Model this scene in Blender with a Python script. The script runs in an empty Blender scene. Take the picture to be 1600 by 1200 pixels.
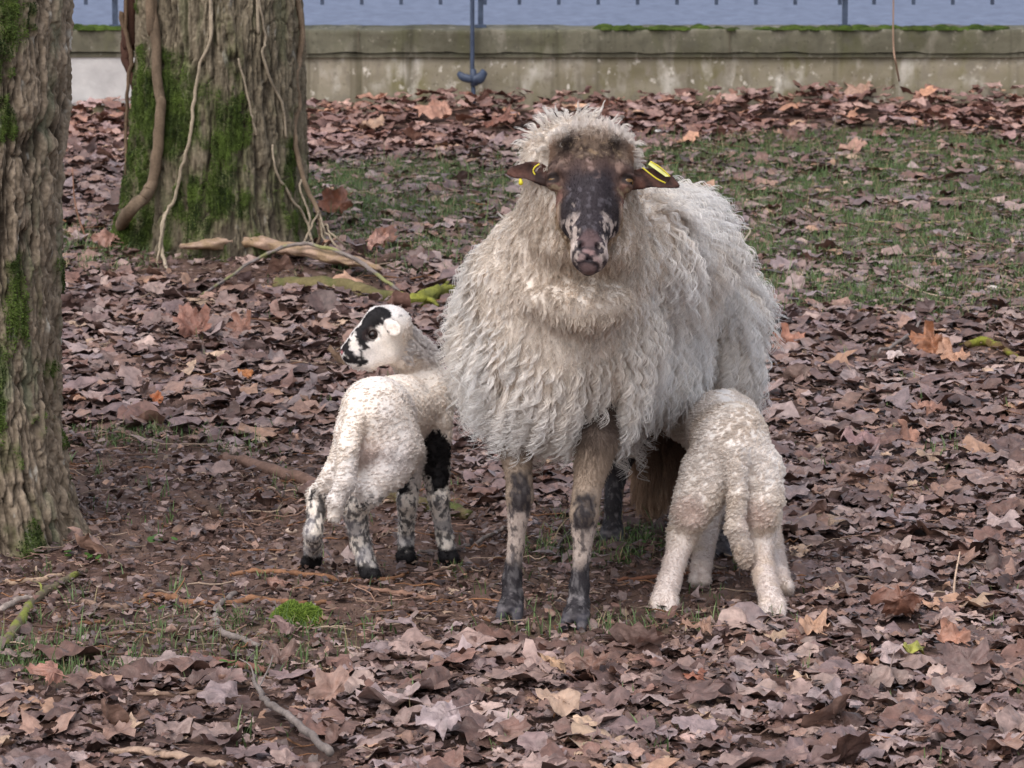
import bpy, math, random, time
import numpy as np
T0 = time.time()
sc = bpy.context.scene
R = math.radians
# ------------------------------------------------------------------ camera
CAM_H, PITCH, F = 1.5, 9.1, 5600.0            # metres, degrees, focal length in photo pixels (photo 1600 x 1200)
cam_d = bpy.data.cameras.new("camera"); cam = bpy.data.objects.new("camera", cam_d)
sc.collection.objects.link(cam); sc.camera = cam
cam.location = (0, 0, CAM_H); cam.rotation_euler = (R(90 - PITCH), 0, 0)
cam_d.sensor_width = 36; cam_d.lens = 36 * F / 1600; cam_d.clip_start = .1; cam_d.clip_end = 1200
cam_d.dof.use_dof = True; cam_d.dof.focus_distance = 6.65; cam_d.dof.aperture_fstop = 18
# ------------------------------------------------------------------ world, sun, exposure
SUN_EL, SUN_AZ = 52, -150                       # sun direction: azimuth clockwise from +Y
w = bpy.data.worlds.new("World"); sc.world = w; w.use_nodes = True
nt = w.node_tree; bg = nt.nodes["Background"]
sky = nt.nodes.new("ShaderNodeTexSky"); sky.sky_type = 'NISHITA'; sky.sun_disc = False
sky.sun_elevation = R(SUN_EL); sky.sun_rotation = R(SUN_AZ); sky.air_density = 1.0; sky.dust_density = 3.0; sky.ozone_density = 1.0
hs = nt.nodes.new('ShaderNodeHueSaturation'); hs.inputs['Saturation'].default_value = .5   # overcast: the blue is veiled by cloud
nt.links.new(sky.outputs[0], hs.inputs['Color']); nt.links.new(hs.outputs[0], bg.inputs[0]); bg.inputs[1].default_value = .15
sd = bpy.data.lights.new("sun", 'SUN'); so = bpy.data.objects.new("sun", sd); sc.collection.objects.link(so)
sd.energy = .7; sd.angle = R(80); sd.color = (1, .975, .96)
so.rotation_euler = (R(90 - SUN_EL), 0, R(180 - SUN_AZ)); so.location = (0, 0, 8)
sc.view_settings.view_transform = 'Standard'; sc.view_settings.look = 'None'
sc.view_settings.exposure = 0.72; sc.view_settings.gamma = 1
sc.render.engine = 'CYCLES'
try:
    sc.cycles.use_denoising = True; sc.cycles.max_bounces = 10; sc.cycles.diffuse_bounces = 8; sc.cycles.transmission_bounces = 8
    sc.cycles.transparent_max_bounces = 8; sc.cycles.use_adaptive_sampling = True
    sc.cycles_curves.shape = 'RIBBONS'
except Exception as e: print(e)

# ------------------------------------------------------------------ helpers: numbers
rng = np.random.default_rng(7)
def seed(n):
    global rng
    rng = np.random.default_rng(n); random.seed(n)
cP, sP = math.cos(R(PITCH)), math.sin(R(PITCH))
def ray(px, py):                                # direction of the line of sight through a photo pixel
    a, b = px - 800.0, 600.0 - py
    return np.array([a, F * cP + b * sP, -F * sP + b * cP])
def P(px, py, Y):                               # the point at depth Y metres seen at that pixel
    d = ray(px, py); t = Y / d[1]
    return np.array([d[0] * t, Y, CAM_H + d[2] * t])
def to_px(p):
    p = np.asarray(p, float); x, y, z = p[..., 0], p[..., 1], p[..., 2] - CAM_H
    dep = y * cP - z * sP; up = y * sP + z * cP
    dep = np.where(dep < .2, .2, dep)
    return 800 + F * x / dep, 600 - F * up / dep
def sstep(a, b, x):
    t = np.clip((np.asarray(x, float) - a) / (b - a), 0, 1); return t * t * (3 - 2 * t)
def _h(ix, iy, iz, s):
    n = (ix.astype(np.int64) * 374761393 + iy.astype(np.int64) * 668265263 + iz.astype(np.int64) * 2147483647 + s * 974634777) & 0xffffffff
    n = ((n ^ (n >> 13)) * 1274126177) & 0xffffffff
    n = ((n ^ (n >> 15)) * 2246822519) & 0xffffffff
    return ((n ^ (n >> 16)) & 0xffffff).astype(np.float32) / 0xffffff
def vnoise(p, s=0):                             # value noise, -1..1
    p = np.asarray(p, np.float32); i = np.floor(p).astype(np.int32); f = p - i
    f = f * f * f * (f * (f * 6 - 15) + 10)
    out = 0
    for dx in (0, 1):
        for dy in (0, 1):
            for dz in (0, 1):
                wgt = (f[..., 0] if dx else 1 - f[..., 0]) * (f[..., 1] if dy else 1 - f[..., 1]) * (f[..., 2] if dz else 1 - f[..., 2])
                out = out + wgt * _h(i[..., 0] + dx, i[..., 1] + dy, i[..., 2] + dz, s)
    return out * 2 - 1
def fbm(p, o=4, s=0):
    p = np.asarray(p, np.float32); r = 0; a = .5
    for k in range(o):
        r = r + a * vnoise(p * (2 ** k) + 17.3 * k, s + k); a *= .5
    return r
def p2(x, y, k=1.0): return np.stack([np.asarray(x) * k, np.asarray(y) * k, np.zeros_like(np.asarray(x, float)) + .5], -1)
def srgb(*c):
    c = np.array(c, float) / 255; return np.where(c <= .04045, c / 12.92, ((c + .055) / 1.055) ** 2.4)
def lerp(a, b, t):
    t = np.asarray(t)[..., None]; return np.asarray(a) * (1 - t) + np.asarray(b) * t
def nrm(v): return v / np.maximum(np.linalg.norm(v, axis=-1, keepdims=True), 1e-9)

# ------------------------------------------------------------------ the ground's height
def gz(x, y):
    x = np.asarray(x, float); y = np.asarray(y, float)
    t = np.clip(y - 6.8, 0, 7.6)
    z = .046 * (np.sqrt(t * t + .16) - .4)
    z = z + .012 * vnoise(p2(x, y, .9), 3) + .006 * vnoise(p2(x, y, 3.1), 4)
    z = z + .05 * sstep(13.0, 13.9, y) * sstep(-.6, 1.6, x) + .035 * sstep(13.2, 13.9, y) * np.exp(-((x + .2) / .3) ** 2)
    z = np.where(y > 14.35, z * 0 + .18, z)
    return z
def G(px, py, lift=0.0):                        # the ground point seen at that pixel
    d = ray(px, py); z = 0.0
    for _ in range(40):
        t = (z - CAM_H) / d[2]; z = z * .4 + .6 * float(gz(d[0] * t, min(d[1] * t, 14.3)))
    return np.array([d[0] * t, d[1] * t, float(gz(d[0] * t, min(d[1] * t, 14.3))) + lift])

# ------------------------------------------------------------------ helpers: Blender objects
def tag(o, label=None, cat=None, group=None, kind=None):
    if label: o["label"] = label
    if cat: o["category"] = cat
    if group: o["group"] = group
    if kind: o["kind"] = kind
    return o
def link(o, parent=None):
    sc.collection.objects.link(o)
    if parent is not None:
        o.parent = parent
        o.matrix_parent_inverse = parent.matrix_basis.inverted()
    return o
def empty(name, loc, **k):
    o = bpy.data.objects.new(name, None); o.location = tuple(loc); o.empty_display_size = .1
    sc.collection.objects.link(o); return tag(o, **k)
def mesh(name, V, Fc, mat=None, parent=None, col=None, smooth=True, uv=None, attrs=None):
    """V (n,3); Fc (m,k) one array or a list of arrays of faces."""
    me = bpy.data.meshes.new(name); V = np.asarray(V, np.float32)
    Fl = Fc if isinstance(Fc, list) else [Fc]
    Fl = [np.asarray(f, np.int32) for f in Fl if len(f)]
    loops = np.concatenate([f.ravel() for f in Fl]); tot = np.concatenate([np.full(len(f), f.shape[1], np.int32) for f in Fl])
    me.vertices.add(len(V)); me.vertices.foreach_set("co", V.ravel())
    me.loops.add(len(loops)); me.loops.foreach_set("vertex_index", loops)
    me.polygons.add(len(tot)); st = np.concatenate([[0], np.cumsum(tot)[:-1]]).astype(np.int32)
    me.polygons.foreach_set("loop_start", st)
    try: me.polygons.foreach_set("loop_total", tot)
    except Exception: pass
    me.polygons.foreach_set("use_smooth", np.full(len(tot), smooth, bool))
    if col is not None:
        a = me.color_attributes.new("Col", 'FLOAT_COLOR', 'POINT')
        c = np.ones((len(V), 4), np.float32); c[:, :3] = np.clip(col, 0, 1); a.data.foreach_set("color", c.ravel())
    for k, v in (attrs or {}).items():
        a = me.attributes.new(k, 'FLOAT', 'POINT'); a.data.foreach_set("value", np.asarray(v, np.float32))
    me.update(); me.validate()
    if mat: me.materials.append(mat)
    o = bpy.data.objects.new(name, me); return link(o, parent)
def strands(name, pts, rad, col, mat, parent=None):
    """hair curves: pts (n,k,3), rad (n,k), col (n,3) or (n,k,3)."""
    n, k = pts.shape[:2]
    c = bpy.data.hair_curves.new(name); c.add_curves([k] * n)
    c.attributes["position"].data.foreach_set("vector", np.ascontiguousarray(pts, np.float32).ravel())
    a = c.attributes.get("radius") or c.attributes.new("radius", 'FLOAT', 'POINT')
    a.data.foreach_set("value", np.ascontiguousarray(rad, np.float32).ravel())
    dom = 'CURVE' if col.ndim == 2 else 'POINT'
    a = c.attributes.new("Col", 'FLOAT_COLOR', dom)
    cc = np.ones(col.shape[:-1] + (4,), np.float32); cc[..., :3] = np.clip(col, 0, 1)
    a.data.foreach_set("color", cc.ravel())
    c.materials.append(mat)
    return link(bpy.data.objects.new(name, c), parent)
def mat_attr(name, rough=.7, bump=0, bscale=60, spec=.3, var=0.0, vscale=30, sheen=0, trans=0, bdist=.004, hue=None):
    """colour from the vertex attribute, broken up by a little noise, with bump."""
    m = bpy.data.materials.new(name); m.use_nodes = True; n = m.node_tree.nodes; l = m.node_tree.links
    b = n["Principled BSDF"]; a = n.new("ShaderNodeAttribute"); a.attribute_name = "Col"
    b.inputs["Roughness"].default_value = rough; b.inputs["Specular IOR Level"].default_value = spec
    src = a.outputs["Color"]
    tc = n.new("ShaderNodeTexCoord")
    if var:
        nz = n.new("ShaderNodeTexNoise"); nz.inputs["Scale"].default_value = vscale; nz.inputs["Detail"].default_value = 5
        l.new(tc.outputs["Object"], nz.inputs["Vector"])
        mr = n.new("ShaderNodeMapRange"); mr.inputs[1].default_value = .3; mr.inputs[2].default_value = .7
        mr.inputs[3].default_value = 1 - var; mr.inputs[4].default_value = 1 + var; l.new(nz.outputs[0], mr.inputs[0])
        mx = n.new("ShaderNodeMix"); mx.data_type = 'RGBA'; mx.blend_type = 'MULTIPLY'; mx.inputs[0].default_value = 1
        l.new(src, mx.inputs[6]); l.new(mr.outputs[0], mx.inputs[7]); src = mx.outputs[2]
    l.new(src, b.inputs["Base Color"])
    if bump:
        nb = n.new("ShaderNodeTexNoise"); nb.inputs["Scale"].default_value = bscale; nb.inputs["Detail"].default_value = 8
        l.new(tc.outputs["Object"], nb.inputs["Vector"])
        bp = n.new("ShaderNodeBump"); bp.inputs["Strength"].default_value = bump; bp.inputs["Distance"].default_value = bdist
        l.new(nb.outputs[0], bp.inputs["Height"]); l.new(bp.outputs[0], b.inputs["Normal"])
    if sheen: b.inputs["Sheen Weight"].default_value = sheen
    if trans:
        tr = n.new("ShaderNodeBsdfTranslucent"); l.new(src, tr.inputs[0]); ms = n.new("ShaderNodeMixShader"); ms.inputs[0].default_value = trans
        l.new(b.outputs[0], ms.inputs[1]); l.new(tr.outputs[0], ms.inputs[2]); l.new(ms.outputs[0], n["Material Output"].inputs[0])
    return m
def grid_faces(nu, nv, wrap=False):             # index [i*nv + j]
    i = np.arange(nu if wrap else nu - 1)[:, None]; j = np.arange(nv - 1)[None]
    i2 = (i + 1) % nu
    return np.stack([i * nv + j, i2 * nv + j, i2 * nv + j + 1, i * nv + j + 1], -1).reshape(-1, 4)
def smooth_path(pts, n):                        # Catmull-Rom through the points
    p = np.asarray(pts, float); p = np.vstack([2 * p[0] - p[1], p, 2 * p[-1] - p[-2]]); m = len(p) - 3
    t = np.linspace(0, m - 1e-6, n); k = t.astype(int); f = (t - k)[:, None]
    a, b, c, d = p[k], p[k + 1], p[k + 2], p[k + 3]
    return .5 * (2 * b + (c - a) * f + (2 * a - 5 * b + 4 * c - d) * f ** 2 + (3 * b - a - 3 * c + d) * f ** 3)
def tube(path, rad, ns=8, rough=0.0, sd=0, flat=1.0, caps=True):
    path = np.asarray(path, float); n = len(path); rad = np.broadcast_to(rad, (n,)).astype(float)
    T = nrm(np.gradient(path, axis=0)); up = np.array([0, 0, 1.0]) if abs(T[:, 2]).mean() < .8 else np.array([0, 1.0, 0])
    A = nrm(np.cross(T, up)); B = np.cross(A, T)
    th = np.linspace(0, 2 * np.pi, ns, endpoint=False)
    ring = np.cos(th)[None, :, None] * A[:, None] + np.sin(th)[None, :, None] * B[:, None] * flat
    r = rad[:, None] * (1 + (rough * vnoise(np.stack(np.broadcast_arrays(np.cos(th)[None] * 2 + sd, np.sin(th)[None] * 2, (np.cumsum(np.linalg.norm(np.gradient(path, axis=0), axis=1)) / max(rad.max(), 1e-4) * .6)[:, None]), -1), sd) if rough else 0))
    V = (path[:, None] + ring * r[..., None]).reshape(-1, 3)
    Fq = []
    i = np.arange(n - 1)[:, None]; j = np.arange(ns)[None]; j2 = (j + 1) % ns
    Fq = np.stack([i * ns + j, i * ns + j2, (i + 1) * ns + j2, (i + 1) * ns + j], -1).reshape(-1, 4)
    if caps:
        V = np.vstack([V, path[0], path[-1]]); a, b = len(V) - 2, len(V) - 1; j = np.arange(ns); j2 = (j + 1) % ns
        tri = np.vstack([np.stack([np.full(ns, a), j2, j], -1), np.stack([np.full(ns, b), (n - 1) * ns + j, (n - 1) * ns + j2], -1)])
        return V, [Fq, tri]
    return V, [Fq]
def merge(parts):
    V = []; Q = {}; off = 0
    for v, fl in parts:
        V.append(v)
        for f in fl:
            f = np.asarray(f); Q.setdefault(f.shape[1], []).append(f + off)
        off += len(v)
    return np.vstack(V), [np.vstack(q) for q in Q.values()]
def box(c, s):
    c = np.asarray(c, float); s = np.asarray(s, float) / 2
    V = np.array([[x, y, z] for x in (-1, 1) for y in (-1, 1) for z in (-1, 1)]) * s + c
    return V, [np.array([[0, 1, 3, 2], [4, 6, 7, 5], [0, 4, 5, 1], [2, 3, 7, 6], [0, 2, 6, 4], [1, 5, 7, 3]])]

# ------------------------------------------------------------------ helpers: solid shapes from distance fields
def smin(a, b, k):
    if k <= 0: return np.minimum(a, b)
    h = np.clip(.5 + .5 * (b - a) / k, 0, 1); return b * (1 - h) + a * h - k * h * (1 - h)
def smax(a, b, k): return -smin(-a, -b, k)
class Field:
    def __init__(s, lo, hi, h):
        s.lo = np.array(lo, float); s.h = h; s.n = np.ceil((np.array(hi) - s.lo) / h).astype(int) + 1
        ax = [s.lo[i] + h * np.arange(s.n[i]) for i in range(3)]
        s.X, s.Y, s.Z = [g.astype(np.float32) for g in np.meshgrid(*ax, indexing='ij')]
        s.d = np.full(s.X.shape, 1.0, np.float32)
    def _cone(s, a, b, ra, rb):
        a = np.array(a, float); b = np.array(b, float); ba = b - a; L = max(ba @ ba, 1e-10)
        x, y, z = s.X - a[0], s.Y - a[1], s.Z - a[2]
        t = np.clip((x * ba[0] + y * ba[1] + z * ba[2]) / L, 0, 1)
        return np.sqrt((x - t * ba[0]) ** 2 + (y - t * ba[1]) ** 2 + (z - t * ba[2]) ** 2) - (ra + (rb - ra) * t)
    def _ell(s, c, r, M=None):
        x, y, z = s.X - c[0], s.Y - c[1], s.Z - c[2]
        if M is not None:
            M = np.asarray(M); x, y, z = [M[i][0] * x + M[i][1] * y + M[i][2] * z for i in range(3)]
        k0 = np.sqrt((x / r[0]) ** 2 + (y / r[1]) ** 2 + (z / r[2]) ** 2) + 1e-6
        k1 = np.sqrt((x / r[0] ** 2) ** 2 + (y / r[1] ** 2) ** 2 + (z / r[2] ** 2) ** 2) + 1e-6
        return k0 * (k0 - 1) / k1
    def cone(s, a, b, ra, rb, k=.02): s.d = smin(s.d, s._cone(a, b, ra, rb), k); return s
    def chain(s, pts, rs, k=.02):
        for i in range(len(pts) - 1): s.cone(pts[i], pts[i + 1], rs[i], rs[i + 1], k if i == 0 else min(k, .008))
        return s
    def ell(s, c, r, M=None, k=.02): s.d = smin(s.d, s._ell(c, r, M), k); return s
    def cut(s, c, r, M=None, k=.005): s.d = smax(s.d, -s._ell(c, r, M), k); return s
    def cutcone(s, a, b, ra, rb, k=.004): s.d = smax(s.d, -s._cone(a, b, ra, rb), k); return s
    def noise(s, amp, scale, sd=0):
        m = np.abs(s.d) < .03; p = np.stack([s.X[m], s.Y[m], s.Z[m]], -1) * scale
        s.d[m] += amp * fbm(p, 3, sd); return s
    def build(s):
        d = s.d; n = np.array(d.shape); ins = d < 0
        cnt = np.zeros(n - 1, np.int8)
        for a in (0, 1):
            for b in (0, 1):
                for c in (0, 1):
                    cnt += ins[a:n[0] - 1 + a, b:n[1] - 1 + b, c:n[2] - 1 + c]
        cell = (cnt > 0) & (cnt < 8); ci = np.argwhere(cell); idx = np.full(cell.shape, -1, np.int32); idx[cell] = np.arange(len(ci))
        acc = np.zeros((len(ci), 3)); num = np.zeros(len(ci))
        cor = [(a, b, c) for a in (0, 1) for b in (0, 1) for c in (0, 1)]
        for p in cor:
            for ax in range(3):
                if p[ax]: continue
                q = list(p); q[ax] = 1
                da = d[ci[:, 0] + p[0], ci[:, 1] + p[1], ci[:, 2] + p[2]]; db = d[ci[:, 0] + q[0], ci[:, 1] + q[1], ci[:, 2] + q[2]]
                m = (da < 0) != (db < 0); t = np.where(m, da / np.where(m, da - db, 1), 0)
                o = np.array(p, float)[None].repeat(len(ci), 0); o[:, ax] += t
                acc += o * m[:, None]; num += m
        V = s.lo + s.h * (ci + acc / num[:, None])
        Q = []
        for ax in range(3):
            u, v = [(1, 2), (2, 0), (0, 1)][ax]
            sl0 = [slice(None)] * 3; sl1 = [slice(None)] * 3; sl0[ax] = slice(0, -1); sl1[ax] = slice(1, None)
            A, B = ins[tuple(sl0)], ins[tuple(sl1)]
            e = np.argwhere(A != B); e = e[(e[:, u] > 0) & (e[:, v] > 0) & (e[:, u] < n[u] - 1) & (e[:, v] < n[v] - 1)]
            fl = A[e[:, 0], e[:, 1], e[:, 2]]
            def gi(du, dv):
                c = e.copy(); c[:, u] -= du; c[:, v] -= dv; return idx[c[:, 0], c[:, 1], c[:, 2]]
            q = np.stack([gi(1, 1), gi(0, 1), gi(0, 0), gi(1, 0)], -1)
            q[~fl] = q[~fl][:, ::-1]; Q.append(q)
        Q = np.vstack(Q)
        # relax once along the surface
        for _ in range(2):
            S = np.zeros_like(V); C = np.zeros(len(V))
            for a in range(4):
                b = (a + 1) % 4
                np.add.at(S, Q[:, a], V[Q[:, b]]); np.add.at(C, Q[:, a], 1)
                np.add.at(S, Q[:, b], V[Q[:, a]]); np.add.at(C, Q[:, b], 1)
            V = V * .5 + .5 * S / np.maximum(C, 1)[:, None]
        return V, [Q]
def vnormals(V, Q):
    n = np.cross(V[Q[:, 2]] - V[Q[:, 0]], V[Q[:, 3]] - V[Q[:, 1]]); N = np.zeros_like(V)
    for a in range(4): np.add.at(N, Q[:, a], n)
    return nrm(N)
def sample(V, Q, n, dens=None):                 # random surface points: position, normal
    nf = np.cross(V[Q[:, 2]] - V[Q[:, 0]], V[Q[:, 3]] - V[Q[:, 1]]); ar = np.linalg.norm(nf, axis=1)
    c = V[Q].mean(1)
    wgt = ar * (dens(c) if dens is not None else 1); wgt = wgt / wgt.sum()
    f = rng.choice(len(Q), n, p=wgt); a, b = rng.random((2, n, 1))
    p = V[Q[f, 0]] * (1 - a) * (1 - b) + V[Q[f, 1]] * a * (1 - b) + V[Q[f, 2]] * a * b + V[Q[f, 3]] * (1 - a) * b
    N = vnormals(V, Q); return p, nrm(N[Q[f]].mean(1))
def blobs(p, items, warp=.006, scale=60, soft=.003, sd=5):
    """0..1 mask: union of balls (centre, radius) with a wandering edge."""
    ww = warp * np.stack([fbm(p * scale, 3, sd + k) for k in range(3)], -1) * 2
    q = p + ww; m = np.zeros(len(p))
    for c, r in items: m = np.maximum(m, 1 - sstep(r - soft, r + soft, np.linalg.norm(q - np.asarray(c), axis=1)))
    return m
# ================================================================== GROUND
def zones(x, y):
    """how much leaf litter, grass and bare soil lies at a ground point (the place's own map)."""
    z = gz(x, np.minimum(y, 14.3)); u, v = to_px(np.stack([x, y, z], -1))
    wv = 38 * fbm(p2(x, y, 2.2), 3, 40); wu = 60 * fbm(p2(x, y, 2.0), 3, 44)
    U, V_ = u + wu, v + wv
    def el(cx, cy, rx, ry): return 1 - sstep(.7, 1.15, np.sqrt(((U - cx) / rx) ** 2 + ((V_ - cy) / ry) ** 2))
    soil = np.maximum.reduce([el(240, 810, 400, 135), el(620, 890, 460, 110), el(900, 880, 300, 110), el(200, 950, 520, 90), el(1120, 900, 170, 75), el(520, 770, 240, 80), .75 * el(330, 425, 240, 22)])
    soil = np.maximum(soil, .8 * el(950, 975, 220, 45))
    gr = np.maximum.reduce([1.0 * el(1280, 270, 520, 75), 1.0 * el(1380, 380, 560, 120), 1.0 * el(650, 290, 230, 45), .8 * el(640, 350, 220, 60), .5 * el(700, 400, 200, 40),
                            .6 * el(150, 390, 130, 45), .7 * el(80, 1030, 170, 45), .4 * el(300, 1000, 300, 50), .35 * el(250, 690, 180, 22), .5 * el(950, 860, 110, 40), .5 * el(1420, 450, 320, 50), .35 * el(1000, 980, 260, 18)])
    return soil, gr, u, v
seed(11)
xs = np.concatenate([[-300, -80, -30, -12, -6, -4.2], np.arange(-3.3, 3.3, .014), [4.2, 6, 12, 30, 80, 300]])
ys = np.concatenate([[-200, -60, -20, -6, 0, 3, 4.2], np.arange(5.0, 14.0, .016), [14.1, 14.2, 14.3, 14.6, 16, 20, 30, 60, 150, 600]])
gx, gy = np.meshgrid(xs, ys, indexing='ij')
g0 = gz(gx, gy)
soil, grs, _, _ = zones(gx, gy)
near = (np.abs(gx) < 3.4) & (gy > 4.9) & (gy < 14.0)
bump = .010 * fbm(p2(gx, gy, 14), 4, 20) + .006 * fbm(p2(gx, gy, 55), 2, 24)
gv = np.stack([gx, gy, g0 + np.where(near, bump, 0) - np.where(gy > 14.35, .06, 0)], -1).reshape(-1, 3)
nz1 = fbm(p2(gx, gy, 30), 3, 30).ravel(); nz2 = fbm(p2(gx, gy, 5), 3, 34).ravel()
c = lerp(srgb(74, 54, 46), srgb(112, 88, 78), np.clip(.5 + nz1, 0, 1))
c = lerp(c, srgb(62, 45, 38), np.clip(nz2 * 1.6, 0, .7))
c = lerp(c, srgb(126, 104, 92), .6 * np.clip(soil.ravel() * (.3 + nz2 * 2), 0, 1))
c = lerp(c, srgb(74, 80, 50), .5 * np.clip(grs.ravel() * (1 + nz1), 0, 1))
M_soil = mat_attr("damp_soil", .85, .7, 140, .25, .25, 220, bdist=.006)
gr = mesh("ground", gv, grid_faces(len(xs), len(ys)), M_soil, col=c)
tag(gr, kind="structure")
# road beyond the wall
def plain(name, c1, c2, scale, rough=.8, bump=.3, bscale=100, spec=.3, metal=0, bdist=.005, dim="Object"):
    m = bpy.data.materials.new(name); m.use_nodes = True; n = m.node_tree.nodes; l = m.node_tree.links; b = n["Principled BSDF"]
    tc = n.new("ShaderNodeTexCoord"); nz = n.new("ShaderNodeTexNoise"); nz.inputs["Scale"].default_value = scale; nz.inputs["Detail"].default_value = 8
    l.new(tc.outputs[dim], nz.inputs["Vector"]); cr = n.new("ShaderNodeValToRGB"); cr.color_ramp.elements[0].position = .32; cr.color_ramp.elements[1].position = .68
    cr.color_ramp.elements[0].color = (*c1, 1); cr.color_ramp.elements[1].color = (*c2, 1)
    l.new(nz.outputs[0], cr.inputs[0]); l.new(cr.outputs[0], b.inputs["Base Color"])
    b.inputs["Roughness"].default_value = rough; b.inputs["Specular IOR Level"].default_value = spec; b.inputs["Metallic"].default_value = metal
    if bump:
        nb = n.new("ShaderNodeTexNoise"); nb.inputs["Scale"].default_value = bscale; nb.inputs["Detail"].default_value = 6; l.new(tc.outputs[dim], nb.inputs["Vector"])
        bp = n.new("ShaderNodeBump"); bp.inputs["Strength"].default_value = bump; bp.inputs["Distance"].default_value = bdist; l.new(nb.outputs[0], bp.inputs["Height"]); l.new(bp.outputs[0], b.inputs["Normal"])
    return m
M_road = plain("asphalt", srgb(90, 98, 118), srgb(116, 125, 146), 14, .8, .7, 60, .3)
rx = np.array([-120, 120.]); ry = np.array([15.2, 40.])
rv = np.array([[x, y, .186] for x in rx for y in ry]); tag(mesh("road", rv, grid_faces(2, 2), M_road, smooth=False), kind="structure")

# ================================================================== WALL
WY = 14.0                                        # face of the wall
z_top = P(800, 47, WY)[2]; z_cap = P(800, 82, WY)[2]; z_in = P(800, 86, WY + .03)[2]
M_conc = bpy.data.materials.new("weathered_concrete"); M_conc.use_nodes = True
def conc_nodes(m, base, dark, green, pale):
    n = m.node_tree.nodes; l = m.node_tree.links; b = n["Principled BSDF"]; tc = n.new("ShaderNodeTexCoord")
    def noise(sx, sy, sz, det=6):
        mp = n.new("ShaderNodeMapping"); mp.inputs["Scale"].default_value = (sx, sy, sz); l.new(tc.outputs["Object"], mp.inputs[0])
        z = n.new("ShaderNodeTexNoise"); z.inputs["Scale"].default_value = 1; z.inputs["Detail"].default_value = det; l.new(mp.outputs[0], z.inputs["Vector"]); return z.outputs[0]
    def ramp(s, a, c): r = n.new("ShaderNodeMapRange"); r.inputs[1].default_value = a; r.inputs[2].default_value = c; l.new(s, r.inputs[0]); return r.outputs[0]
    def mix(a, bcol, f):
        x = n.new("ShaderNodeMix"); x.data_type = 'RGBA'; l.new(f, x.inputs[0])
        if isinstance(a, tuple): x.inputs[6].default_value = a
        else: l.new(a, x.inputs[6])
        x.inputs[7].default_value = bcol; return x.outputs[2]
    c = mix((*base, 1), (*dark, 1), ramp(noise(1.7, 1, 5), .42, .66))
    c = mix(c, (*green, 1), ramp(noise(6, 1, 2.0), .5, .72))
    c = mix(c, (*pale, 1), ramp(noise(9, 1, 5), .54, .68))
    c = mix(c, (*[k * .72 for k in base], 1), ramp(noise(22, 10, 16), .5, .66))
    c = mix(c, (*[k * .6 for k in dark], 1), ramp(noise(16, 1, .9), .56, .74)); c = mix(c, (*[min(k * 1.25, .7) for k in pale], 1), ramp(noise(34, 10, 30), .62, .74))
    c = mix(c, (*[k * .6 for k in dark], 1), ramp(noise(60, 30, 60), .6, .8))
    l.new(c, b.inputs["Base Color"]); b.inputs["Roughness"].default_value = .9; b.inputs["Specular IOR Level"].default_value = .2
    bp = n.new("ShaderNodeBump"); bp.inputs["Strength"].default_value = .5; bp.inputs["Distance"].default_value = .006; l.new(noise(50, 50, 50, 9), bp.inputs["Height"]); l.new(bp.outputs[0], b.inputs["Normal"])
conc_nodes(M_conc, srgb(158, 148, 130), srgb(116, 108, 86), srgb(118, 112, 70), srgb(192, 184, 172))
M_cap = bpy.data.materials.new("lichened_coping"); M_cap.use_nodes = True
conc_nodes(M_cap, srgb(112, 108, 92), srgb(86, 82, 68), srgb(88, 88, 60), srgb(134, 128, 114))
seed(21)
wall = empty("wall", (0, WY, .3), label="low weathered concrete wall with a mossy coping along the road", cat="wall")
def slabmesh(x0, x1, y0, y1, z0, z1, step=.02, rough=.0025, sd=0):
    """a block with a slightly worn, uneven skin (front, top, back)."""
    nx = int((x1 - x0) / step); X = np.linspace(x0, x1, nx)
    prof = [(y1, z0), (y1, z1)] if False else []
    r = .006
    ps = [(y0, z0)] + [(y0, z0 + (z1 - z0 - r) * t) for t in np.linspace(.12, 1, 8)] + [(y0 + r * .4, z1 - r * .3), (y0 + r, z1)] + [(y0 + r + (y1 - y0 - r) * t, z1) for t in np.linspace(.12, 1, 8)] + [(y1, z0)]
    ps = np.array(ps); YY = np.broadcast_to(ps[:, 0], (nx, len(ps))); ZZ = np.broadcast_to(ps[:, 1], (nx, len(ps))); XX = np.broadcast_to(X[:, None], YY.shape)
    q = np.stack([XX, YY, ZZ], -1); q = q + rough * np.stack([0 * XX, fbm(q * 14, 4, sd), fbm(q * 11, 4, sd + 7)], -1) * 2
    V = q.reshape(-1, 3); Fq = grid_faces(nx, len(ps))
    n0 = len(ps); k = np.arange(n0)
    return V, [Fq[:, ::-1]]
mesh("wall_body", *slabmesh(-14, 14, WY + .03, WY + .27, -.1, z_in + .002, .03), M_conc, wall)
mesh("coping", *slabmesh(-14, 14, WY, WY + .34, z_cap, z_top, .02, .004, 3), M_cap, wall)
tag(mesh("moulding", *slabmesh(-14, 14, WY + .012, WY + .03, z_cap - .02, z_cap - .001, .05, .001, 9), M_cap, wall))
M_moss = mat_attr("moss", .95, .5, 300, .1, .3, 400)
# the pale end of the wall left of the big tree
M_pale = plain("pale_render", srgb(176, 172, 170), srgb(208, 204, 200), 9, .9, .4, 70)
xa, xb = P(118, 100, WY)[0], P(214, 100, WY)[0]
mesh("pale_panel", *merge([box((xa / 2 + xb / 2, WY + .026, z_in / 2 + .18), (xb - xa + .1, .014, z_in - .36))]), M_pale, wall, smooth=False)
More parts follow.
